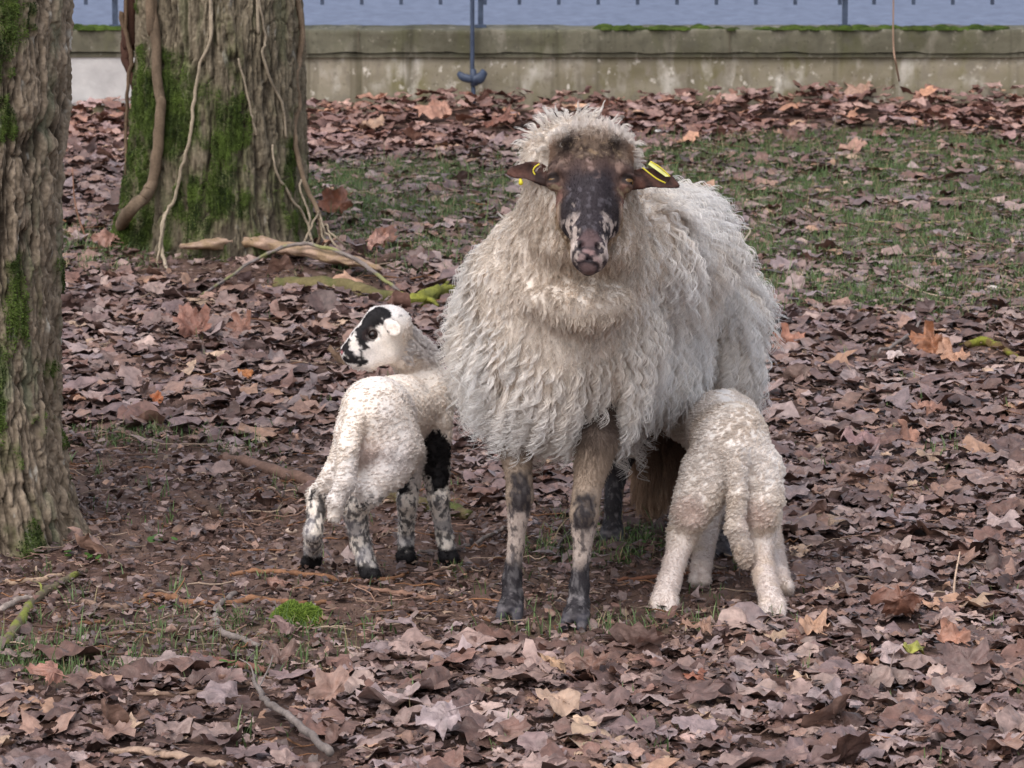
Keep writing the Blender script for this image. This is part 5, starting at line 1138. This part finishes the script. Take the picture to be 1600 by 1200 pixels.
comb = np.zeros_like(p); comb[:, 2] = -1; comb[:, 0] += .25 * np.sign(side_x - .08) * sstep(.03, .12, np.abs(side_x - .08)); comb = comb + .35 * np.stack([fbm(p * 5, 2, 45), fbm(p * 5, 2, 46), 0 * u], -1); comb = nrm(comb)
S = [locks(p, n, L, .0100 * rng.uniform(.5, 1.3, len(p)) * (.6 + .4 * bodyw), 16, 15, outw * .8, down, .0030 + .0055 * bodyw, .034, .00058, root_, tip, .8, comb, .68, .25)]
# undercoat: dense short wool closing the gaps
p2_, n2_ = sample(bV, bQ, 26000); ih = np.linalg.norm((p2_ - H(.07, 0, -.06)) @ MH.T / np.array([.068, .12, .060]), axis=1) < 1; p2_, n2_ = p2_[~ih], n2_[~ih]
nk = np.exp(-(np.linalg.norm((p2_ - P(915, 370, 6.4)), axis=1) / .19) ** 2)
cu = lerp(srgb(238, 229, 219), srgb(200, 182, 164), nk); cmb = np.zeros_like(p2_); cmb[:, 2] = -1
S.append(locks(p2_, n2_, np.full(len(p2_), .024) * rng.uniform(.7, 1.3, len(p2_)), .004, 2, 15, .8, .5, .002, .012, .0006, cu * .85, cu, .6, cmb, .3))
# crown wool standing up behind the face
m = (hV - poll) @ D; x_ = (hV - poll) @ X_; ff = (hV - poll) @ Fv
pc, nc = sample(hV, hQ, 900, lambda c: ((((c - poll) @ D) < .004) | (((c - poll) @ Fv) < -.075)) * (((c - poll) @ Fv) < -.028) * (np.abs((c - poll) @ X_) < .085) * (((c - poll) @ D) < .05) + 1e-9)
nc = nrm(nc * .7 + np.array([0, .2, .75]) + np.stack([2.2 * (pc[:, 0] - poll[0]) * 3, 0 * pc[:, 0], 0 * pc[:, 0]], -1))
S.append(locks(pc, nc, rng.uniform(.018, .036, len(pc)), .007, 11, 15, 1.3, .10, .0025, .03, .00055, np.tile(srgb(196, 178, 162), (len(pc), 1)), np.tile(srgb(240, 232, 226), (len(pc), 1)), .6, nrm(np.stack([(pc[:, 0] - poll[0]) * 6, 0 * pc[:, 0] + .1, .8 + 0 * pc[:, 0]], -1)), .6))
pc, nc = sample(hV, hQ, 520, lambda c: (((c - poll) @ D) < .012) * (((c - poll) @ Fv) > -.05) * (np.abs((c - poll) @ X_) < .075) + 1e-9)
S.append(locks(pc, nrm(nc + np.array([0, 0, .8])), rng.uniform(.007, .018, len(pc)), .006, 7, 15, 1.0, .15, .003, .02, .0005, head_col(pc) * 1.2, lerp(head_col(pc) * 1.3, srgb(232, 220, 208), rng.random(len(pc)) * .9 * sstep(.02, -.01, (pc - poll) @ D)), .8, nrm(rng.normal(size=pc.shape) * .5 + np.array([0, -.2, .8])), .3))
# cheek and jaw wool
pc, nc = sample(hV, hQ, 1500, lambda c: ((((c - poll) @ Fv) < -.076) | ((((c - poll) @ Fv) < -.066) & (((c - poll) @ D) > .11))) * (((c - poll) @ D) > .05) * (((c - poll) @ D) < .19) * (np.abs((c - poll) @ X_) < .09) + 1e-9)
S.append(locks(pc, nc, rng.uniform(.014, .024, len(pc)), .005, 10, 15, .6, .7, .002, .018, .00055, np.tile(srgb(150, 126, 104), (len(pc), 1)), np.tile(srgb(196, 174, 150), (len(pc), 1)), .6, None, .6))
PT = np.concatenate([s[0] for s in S]); RD = np.concatenate([s[1] for s in S]); CL = np.concatenate([s[2] for s in S])
strands("fleece", PT, RD, CL, M_wool, ewe)
print("fleece", PT.shape, time.time() - T0)
# short face hair
pf, nf_ = sample(hV, hQ, 52000); q = pf - poll; keep = ((q @ Fv) > -.11); pf, nf_ = pf[keep], nf_[keep]; q = pf - poll
dv = np.tile(D, (len(pf), 1)) + .5 * np.outer(q @ X_, X_) * 8; Lf = np.where((q @ D) > .2, .002, .0045 + .006 * sstep(.06, .01, q @ D)); isear = np.abs(q @ X_) > .08; dv[isear] = np.sign(q[isear] @ X_)[:, None] * X_; Lf[isear] = .004
eyez = np.minimum(np.linalg.norm(pf - H(.0765, .0650, -.0300), axis=1), np.linalg.norm(pf - H(.0765, -.0650, -.0300), axis=1)); k_ = eyez > .0145; pf, nf_, dv, Lf = pf[k_], nf_[k_], dv[k_], Lf[k_]
S = [fur(pf, nf_, Lf, dv, .8, .00045, head_col(pf))]
# fuzzy forehead curls
pc, nc = sample(hV, hQ, 6500, lambda c: sstep(.060 + .02 * fbm(c * 50, 2, 3), .015, (c - poll) @ D) * (((c - poll) @ Fv) > -.05) * (np.abs((c - poll) @ X_) < .07) + 1e-9)
S.append(fur(pc, nc, .004 + .005 * sstep(.05, .01, (pc - poll) @ D), np.tile(D, (len(pc), 1)), .35, .0005, head_col(pc), 4, .8, .003))
strands("face_hair", *[np.concatenate([s[i] for s in S]) for i in range(3)], M_wool, ewe)
# leg hair
S = []
for i, (v_, q_) in enumerate(legsV):
    pb = LEG[i][1][-1][2]; pl, nl = sample(v_, q_, 20000, lambda c: (c[:, 2] > pb + .036) + 0.0); c = leg_col(pl, legc(i)); hi_ = pl[:, 2] > knee_z[i] + .07
    Lh = .0055 + .011 * sstep(knee_z[i] + .03, knee_z[i] + .11, pl[:, 2]); S.append(fur(pl, nl, Lh, np.tile([0, .15, -1.], (len(pl), 1)), .75, .00045, c, 4, .3, .0008))
strands("leg_hair", *[np.concatenate([s[i] for s in S]) for i in range(3)], M_wool, ewe)
pt_, nt_ = sample(tV, tQl[0], 1500); c = lerp(srgb(120, 94, 78), srgb(186, 156, 132), np.clip(.5 + fbm(pt_ * 14, 3, 4) * 1.5, 0, 1))
s1 = locks(pt_, nt_, rng.uniform(.045, .075, len(pt_)), .008, 14, 15, .45, .9, .002, .05, .0006, c * .7, c * 1.1, .5, None, .5)
strands("tail_hair", *s1, M_wool, ewe)
print("ewe", time.time() - T0)

# ------------------------------------------------------------------ LAMBS
def lamb_coat(parent, V, Q, N, L, colf, amp, wl, M=7, lockr=.005, down=.5, out=.7, dens=None, comb=None, r0=.00065, root_f=.97, name="coat"):
    p, n = sample(V, Q, N, dens); c = colf(p); LL = (L(p) if callable(L) else np.full(len(p), L)) * rng.uniform(.7, 1.2, len(p))
    s = locks(p, n, LL, lockr, M, 8, out, down, amp, wl, r0, c * root_f, c, .9, comb(p) if comb else None, .5, .15, .3); return s
# --- the spotted lamb
seed(81)
h1, h2, h3, h4 = G(487, 892), G(580, 914), G(633, 886), G(702, 886)
l1 = empty("lamb", (h1 + h2 + h3 + h4) / 4, label="white lamb with black-patched face and spotted legs, turned away and looking left", cat="lamb"); l1["group"] = "lambs beside the ewe"
YB = 6.88
f = Field((-.45, 6.62, -.02), (.0, 7.28, .60), .0038)
rump_ = P(598, 660, 6.92); chest_ = P(652, 645, 7.06)
f.chain([P(588, 655, 6.89), P(622, 640, 6.99), P(655, 640, 7.08)], [.066, .068, .060], .02)
f.ell(P(592, 650, 6.86), (.066, .065, .068), None, .03)                        # rump
f.ell(P(583, 628, 6.86), (.05, .05, .04), None, .03)
f.ell(P(664, 625, 7.08), (.052, .06, .068), None, .03)                        # shoulders
f.chain([P(662, 612, 7.10), P(652, 570, 7.09), P(627, 545, 7.04)], [.050, .042, .040], .03)   # neck bends back left
f.chain([P(615, 700, 6.86), P(612, 735, 6.86)], [.058, .036], .03)               # right thigh mass
f.chain([P(560, 690, 6.86), P(535, 730, 6.88)], [.048, .030], .03)
# legs
f.chain([P(566, 690, 6.86), P(522, 745, 6.87), P(497, 774, 6.90), P(490, 830, 6.87)], [.044, .023, .0195, .0160], .012); f.cone(P(490, 830, 6.87), P(488, 872, h1[1] + .01), .0160, .0170, .01)
f.chain([P(612, 715, 6.86), P(578, 765, 6.84), P(553, 792, 6.87), P(565, 850, h2[1] + .02)], [.050, .029, .0235, .0175], .012); f.cone(P(565, 850, h2[1] + .02), P(577, 893, h2[1] + .01), .0190, .0195, .01)
f.chain([P(640, 680, 7.02), P(638, 745, 7.02), P(637, 782, 7.00), P(634, 840, h3[1] + .02)], [.034, .023, .0195, .0150], .012); f.cone(P(634, 840, h3[1] + .02), P(634, 872, h3[1] + .01), .0150, .0180, .01)
f.chain([P(676, 660, 7.05), P(682, 735, 7.04), P(685, 778, 7.02), P(694, 835, h4[1] + .02)], [.038, .0245, .0205, .0150], .012); f.cone(P(694, 835, h4[1] + .02), P(701, 872, h4[1] + .01), .0150, .0175, .01)
for hc, fw in ((h1, (-.1, 1, 0)), (h2, (.35, .8, 0)), (h3, (.1, .9, 0)), (h4, (.35, .9, 0))):
    fw = np.array(fw, float); fw /= np.linalg.norm(fw); sdv = np.array([fw[1], -fw[0], 0])
    for k in (-1, 1): f.cone(hc + sdv * k * .008 + (0, 0, .022) - fw * .004, hc + sdv * k * .010 + fw * .012 + (0, 0, .008), .0130, .0095, .002)
# tail
tl = [P(556, 650, 6.81), P(544, 700, 6.785), P(540, 750, 6.78), P(526, 780, 6.785), P(522, 808, 6.79)]
f.chain(tl, [.024, .020, .018, .017, .011], .006)
# head, profile to the left
hb = P(628, 535, 7.04)
f.ell(P(609, 515, 7.01), (.043, .040, .042), None, .02)                        # skull
f.ell(P(606, 498, 7.01), (.036, .034, .022), None, .02)
f.chain([P(598, 522, 7.00), P(570, 540, 6.99), P(549, 555, 6.98)], [.035, .0265, .0185], .015)       # face
f.chain([P(590, 497, 6.99), P(562, 525, 6.98), P(541, 546, 6.98)], [.024, .0155, .0110], .010)       # nasal line
f.chain([P(606, 545, 7.00), P(578, 560, 6.99), P(554, 565, 6.98)], [.031, .0185, .0125], .012)      # jaw
f.ell(P(545, 553, 6.98), (.015, .015, .015), None, .006)
f.cutcone(P(538, 558, 6.955), P(560, 564, 6.955), .0015, .0018, .002)            # mouth line
f.cut(P(535, 548, 6.968), (.004, .006, .004), None, .002)
ec = P(583, 523, 6.968); f.cut(ec, (.011, .007, .009), None, .004)
# ear pointing to the viewer and back
eb = P(606, 503, 6.965); ea = P(621, 517, 6.930); Me_ax = nrm(ea - eb + np.array([0, -.03, 0])); f.cone(eb, P(609, 507, 6.952), .009, .008, .004)
eax = nrm(P(624, 523, 6.935) - P(604, 503, 6.955)); enn = np.array([-.35, -1, .15]); enn = nrm(enn - (enn @ eax) * eax); Mear = np.array([eax, np.cross(enn, eax), enn]); fe = f._ell(P(614, 512, 6.944), (.0205, .0145, .0050), Mear); fe = smax(fe, -f._ell(P(615, 513, 6.944) + enn * .006, (.0165, .0105, .0055), Mear), .0015); f.d = smin(f.d, fe, .003)
f.noise(.004, 22, 3)
gfl = np.min([h1[2], h2[2], h3[2], h4[2]]); f.d = np.maximum(f.d, gfl + .0005 - f.Z)
v1, q1 = f.build(); q1 = q1[0]
blk = srgb(30, 27, 29); lw = srgb(238, 228, 218); lw2 = srgb(226, 219, 216)
def sp(px_, py_, Y, r): return (P(px_, py_, Y), r)
def lamb_col(p):
    u, v = to_px(p); z = p[:, 2] - gfl
    c = lerp(lw, lw2, np.clip(.4 + fbm(p * 9, 3, 51) * 1.6, 0, 1))
    c = lerp(c, srgb(206, 176, 164), .5 * np.exp(-((p - P(575, 700, 6.82)) ** 2).sum(1) / .0009))
    # legs: grey-speckled, black pasterns
    legm = sstep(.20, .165, z); hind = (p[:, 0] < P(612, 800, 6.9)[0])
    sN = fbm(p * np.array([135, 135, 100]), 3, 53); sF = fbm(p * 150, 3, 55)
    spk = sstep(.0, .10, sN + .14 * sF - 2.2 * np.clip(z - .12, 0, 1) + .07 * sstep(.12, .02, z)) * sstep(.215, .18, z) * sstep(.020, .032, np.min([np.linalg.norm(p - (q_a * (1 - t_) + q_b * t_), axis=1) for q_a, q_b in zip(tl[:-1], tl[1:]) for t_ in (0, .25, .5, .75, 1)], axis=0)); c = lerp(c, srgb(46, 43, 48), .85 * spk)
    c = lerp(c, srgb(150, 146, 152), .5 * sstep(.165, .12, z) * sstep(0, .15, fbm(p * 35, 2, 57)))
    c = lerp(c, blk, sstep(.044, .034, z + .012 * fbm(p * 60, 2, 58)))
    zz = .014 * fbm(p * 50, 3, 59)
    front = (p[:, 0] > P(612, 800, 6.9)[0]) & (z < .24)
    c = lerp(c, blk, blobs(p, [sp(685, 705, 7.03, .030), sp(684, 728, 7.02, .030), sp(686, 748, 7.01, .022), sp(682, 690, 7.02, .026)], .008, 45))
    c = lerp(c, blk, blobs(p, [sp(628, 742, 7.0, .018), sp(631, 757, 6.99, .016), sp(633, 838, 6.92, .012), sp(692, 826, 6.9, .012), sp(489, 770, 6.88, .009), sp(568, 866, 6.8, .016), sp(630, 850, 6.92, .012), sp(640, 868, 6.92, .02), sp(700, 866, 6.92, .018), sp(488, 880, 6.87, .018)], .008, 60))
    c = lerp(c, lw, .9 * blobs(p, [sp(584, 905, 6.78, .008), sp(711, 880, 6.89, .008), sp(568, 870, 6.78, .0)], .003, 90))
    # face patches
    hd = (v < 600) & (u < 660)
    fc = blobs(p, [sp(580, 484, 6.97, .011), sp(570, 494, 6.97, .015), sp(582, 494, 6.97, .015), sp(594, 486, 6.97, .013), sp(606, 489, 6.97, .011), sp(600, 483, 6.98, .010), sp(566, 505, 6.965, .014), sp(578, 506, 6.965, .012), sp(590, 498, 6.965, .010), sp(562, 514, 6.965, .012), sp(571, 514, 6.965, .010),
                  sp(563, 526, 6.965, .010), sp(566, 536, 6.965, .009), sp(570, 544, 6.965, .007), sp(562, 550, 6.965, .006), sp(543, 532, 6.97, .008), sp(538, 541, 6.97, .009), sp(532, 548, 6.97, .009), sp(542, 550, 6.965, .009), sp(546, 560, 6.965, .013), sp(556, 566, 6.965, .012), sp(566, 570, 6.965, .009), sp(538, 563, 6.965, .011), sp(552, 555, 6.965, .010),
                  sp(607, 514, 6.95, .0045), sp(606, 521, 6.95, .0045), sp(597, 531, 6.955, .0045), sp(593, 526, 6.955, .0045), sp(582, 538, 6.955, .003), sp(588, 535, 6.955, .0025), sp(580, 512, 6.955, .004), sp(589, 512, 6.955, .003), sp(595, 519, 6.955, .0025), sp(617, 504, 6.92, .0035), sp(628, 492, 6.98, .004), sp(562, 560, 6.96, .009), sp(573, 518, 6.965, .011), sp(573, 530, 6.965, .009), sp(589, 500, 6.965, .012), sp(602, 495, 6.965, .009), sp(584, 508, 6.96, .009), sp(555, 520, 6.97, .007)], .0060, 90, .0016)
    fcw = blobs(p, [sp(552, 528, 6.965, .006), sp(550, 536, 6.965, .006), sp(555, 543, 6.962, .007), sp(556, 549, 6.962, .004), sp(541, 556, 6.965, .003)], .005, 110, .0015)
    c = lerp(c, blk, fc * hd); c = lerp(c, lw, .95 * fcw * hd)
    c = lerp(c, srgb(52, 40, 40), .85 * blobs(p, [sp(580, 523, 6.965, .0155)], .004, 90, .002)); c = lerp(c, srgb(116, 82, 74), .8 * blobs(p, [sp(583, 523, 6.962, .0105)], .002, 60, .002)); c = lerp(c, srgb(196, 132, 134), .8 * blobs(p, [sp(533, 551, 6.972, .004)], .001, 60, .002))
    c = lerp(c, srgb(214, 190, 180), .4 * blobs(p, [sp(615, 514, 6.938, .011)], .001, 60, .004)); c = lerp(c, blk, .8 * blobs(p, [sp(618, 504, 6.936, .0035), sp(624, 500, 6.95, .003), sp(606, 520, 6.94, .004)], .002, 90, .0015))
    tiny = sstep(.58, .62, fbm(p * 48, 2, 61)) * (z > .15) * (~hd); c = lerp(c, srgb(90, 84, 88), .6 * tiny); return c
mesh("body", v1, q1, M_skin, l1, col=lamb_col(v1))
eyeball(P(583, 523, 6.976), .0104, (-.35, -1, 0), l1, srgb(40, 28, 24), None, srgb(50, 36, 32))
isleg = lambda c: sstep(.20, .14, c[:, 2] - gfl)
headm = lambda c: ((to_px(c)[1] < 572) & (to_px(c)[0] < 632)) * 1.0
notfoot = lambda c: (c[:, 2] > gfl + .014) * 1.0
eyed = lambda c: (np.linalg.norm(c - P(583, 523, 6.968), axis=1) > .011) * 1.0
s1 = lamb_coat(l1, v1, q1, 10500, lambda p: .0125, lamb_col, .0020, .011, 16, .0052, .75, .40, lambda c: (1 - isleg(c)) * (1 - headm(c)) + 1e-9)
p, n = sample(v1, q1, 30000, lambda c: (isleg(c) + headm(c)) * notfoot(c) * eyed(c) + 1e-9); hm = headm(p) > .5
dv = np.where(hm[:, None], np.array([.8, 0, .3]), np.array([0, 0, -1.])); s2 = fur(p, n, np.where(hm, .0045, .0075), dv, .75, .00042, lamb_col(p), 4, .35, .0008)
strands("coat", *s1, M_wool, l1); strands("short_hair", *s2, M_wool, l1)
p, n = sample(v1, q1, 260, lambda c: (np.linalg.norm(c - P(640, 545, 7.05), axis=1) < .055) * (c[:, 2] > P(640, 560, 7.05)[2]) + 1e-9)
strands("neck_wool", *locks(p, n, np.full(len(p), .024), .005, 10, 8, 1, .5, .003, .02, .0005, np.tile(lw2 * .8, (len(p), 1)), np.tile(lw2, (len(p), 1)), .8, nrm(np.tile([1., 0, -.6], (len(p), 1)))), M_wool, l1)
print("lamb1", time.time() - T0)
# --- the white suckling lamb
seed(91)
k1, k2, k3, k4 = G(1038, 958), G(1207, 966), G(1093, 922), G(1223, 934)
l2 = empty("lamb", (k1 + k2 + k3 + k4) / 4, label="curly all-white lamb seen from behind, pushing its hidden head under the ewe to suckle", cat="lamb"); l2["group"] = "lambs beside the ewe"
f = Field((.16, 6.40, -.02), (.64, 7.28, .54), .0042)
f.chain([P(1140, 700, 6.80), P(1132, 665, 6.95), P(1118, 660, 7.08)], [.070, .068, .058], .02)
f.ell(P(1142, 700, 6.76), (.066, .06, .064), None, .03); f.ell(P(1145, 668, 6.80), (.050, .06, .045), None, .03)
f.ell(P(1112, 670, 7.10), (.055, .06, .065), None, .03)
f.chain([P(1108, 668, 7.13), P(1085, 668, 7.18), P(1062, 655, 7.20), P(1030, 640, 7.20)], [.045, .036, .034, .018], .02)
f.chain([P(1112, 740, 6.76), P(1092, 775, 6.74)], [.050, .040], .03); f.chain([P(1180, 735, 6.76), P(1192, 780, 6.74)], [.046, .038], .03)
f.chain([P(1108, 745, 6.76), P(1080, 800, 6.74), P(1068, 832, 6.76), P(1054, 880, 6.72)], [.052, .034, .028, .0195], .015); f.cone(P(1054, 880, 6.72), P(1040, 932, k1[1] + .015), .0195, .0215, .01)
f.chain([P(1182, 740, 6.76), P(1190, 800, 6.74), P(1186, 835, 6.76), P(1192, 885, 6.72)], [.048, .033, .028, .0200], .015); f.cone(P(1192, 885, 6.72), P(1204, 940, k2[1] + .015), .0200, .0215, .01)
f.chain([P(1115, 720, 7.04), P(1112, 790, 7.0), P(1103, 835, 6.97), P(1096, 885, k3[1] + .02)], [.036, .024, .020, .0165], .012); f.cone(P(1096, 885, k3[1] + .02), P(1093, 905, k3[1] + .01), .0165, .018, .01)
f.chain([P(1180, 720, 7.02), P(1198, 790, 7.0), P(1206, 840, 6.97), P(1216, 895, k4[1] + .02)], [.036, .024, .020, .016], .012); f.cone(P(1216, 895, k4[1] + .02), P(1222, 918, k4[1] + .01), .016, .0175, .01)
for hc, fw, s in ((k1, (-.35, -.9, 0), 1.3), (k2, (.2, -.9, 0), 1.3), (k3, (0, 1, 0), 1), (k4, (.3, .9, 0), 1)):
    fw = np.array(fw, float); fw /= np.linalg.norm(fw); sdv = np.array([fw[1], -fw[0], 0])
    for k in (-1, 1): f.cone(hc + sdv * k * .009 * s + (0, 0, .024) - fw * .004, hc + sdv * k * .0095 * s + fw * .009 + (0, 0, .009), .0118 * s, .0092 * s, .002)
f.chain([P(1148, 705, 6.705), P(1152, 770, 6.69), P(1150, 820, 6.69), P(1163, 866, 6.70)], [.020, .0165, .016, .017], .012)
f.noise(.004, 22, 3); gf2 = np.min([k1[2], k2[2], k3[2], k4[2]]); f.d = np.maximum(f.d, gf2 + .0005 - f.Z)
v2, q2 = f.build(); q2 = q2[0]
def lamb2_col(p):
    z = p[:, 2] - gf2; c = lerp(srgb(242, 235, 229), srgb(228, 216, 204), np.clip(.45 + fbm(p * 11, 3, 65) * 1.6, 0, 1)); c = lerp(c, srgb(216, 202, 194), sstep(.17, .08, z))
    c = lerp(c, srgb(226, 196, 186), .35 * blobs(p, [sp(1078, 800, 6.70, .035), sp(1185, 805, 6.70, .03)], .01, 30, .02)); c = lerp(c, srgb(206, 186, 160), .35 * sstep(.05, .3, fbm(p * 20, 3, 67)) * (z < .16)); return c
mesh("body", v2, q2, M_skin, l2, col=lamb2_col(v2))
lg2 = lambda c: sstep(.185, .095, c[:, 2] - gf2) * (np.linalg.norm(c[:, :2] - P(1152, 800, 6.69)[:2], axis=1) > .03)
nf2 = lambda c: (c[:, 2] > gf2 + .016) * 1.0
s1 = lamb_coat(l2, v2, q2, 10500, lambda p: .0175 - .008 * lg2(p), lamb2_col, .0030, .0115, 16, .0052, .7, .42, lambda c: 1 - lg2(c) + 1e-9)
p, n = sample(v2, q2, 26000, lambda c: lg2(c) * nf2(c) + 1e-9); s2 = fur(p, n, .0085, np.tile([0, 0, -1.], (len(p), 1)), .7, .00045, lamb2_col(p), 4, .35, .001)
strands("coat", *s1, M_wool, l2); strands("short_hair", *s2, M_wool, l2)
print("lamb2", time.time() - T0)
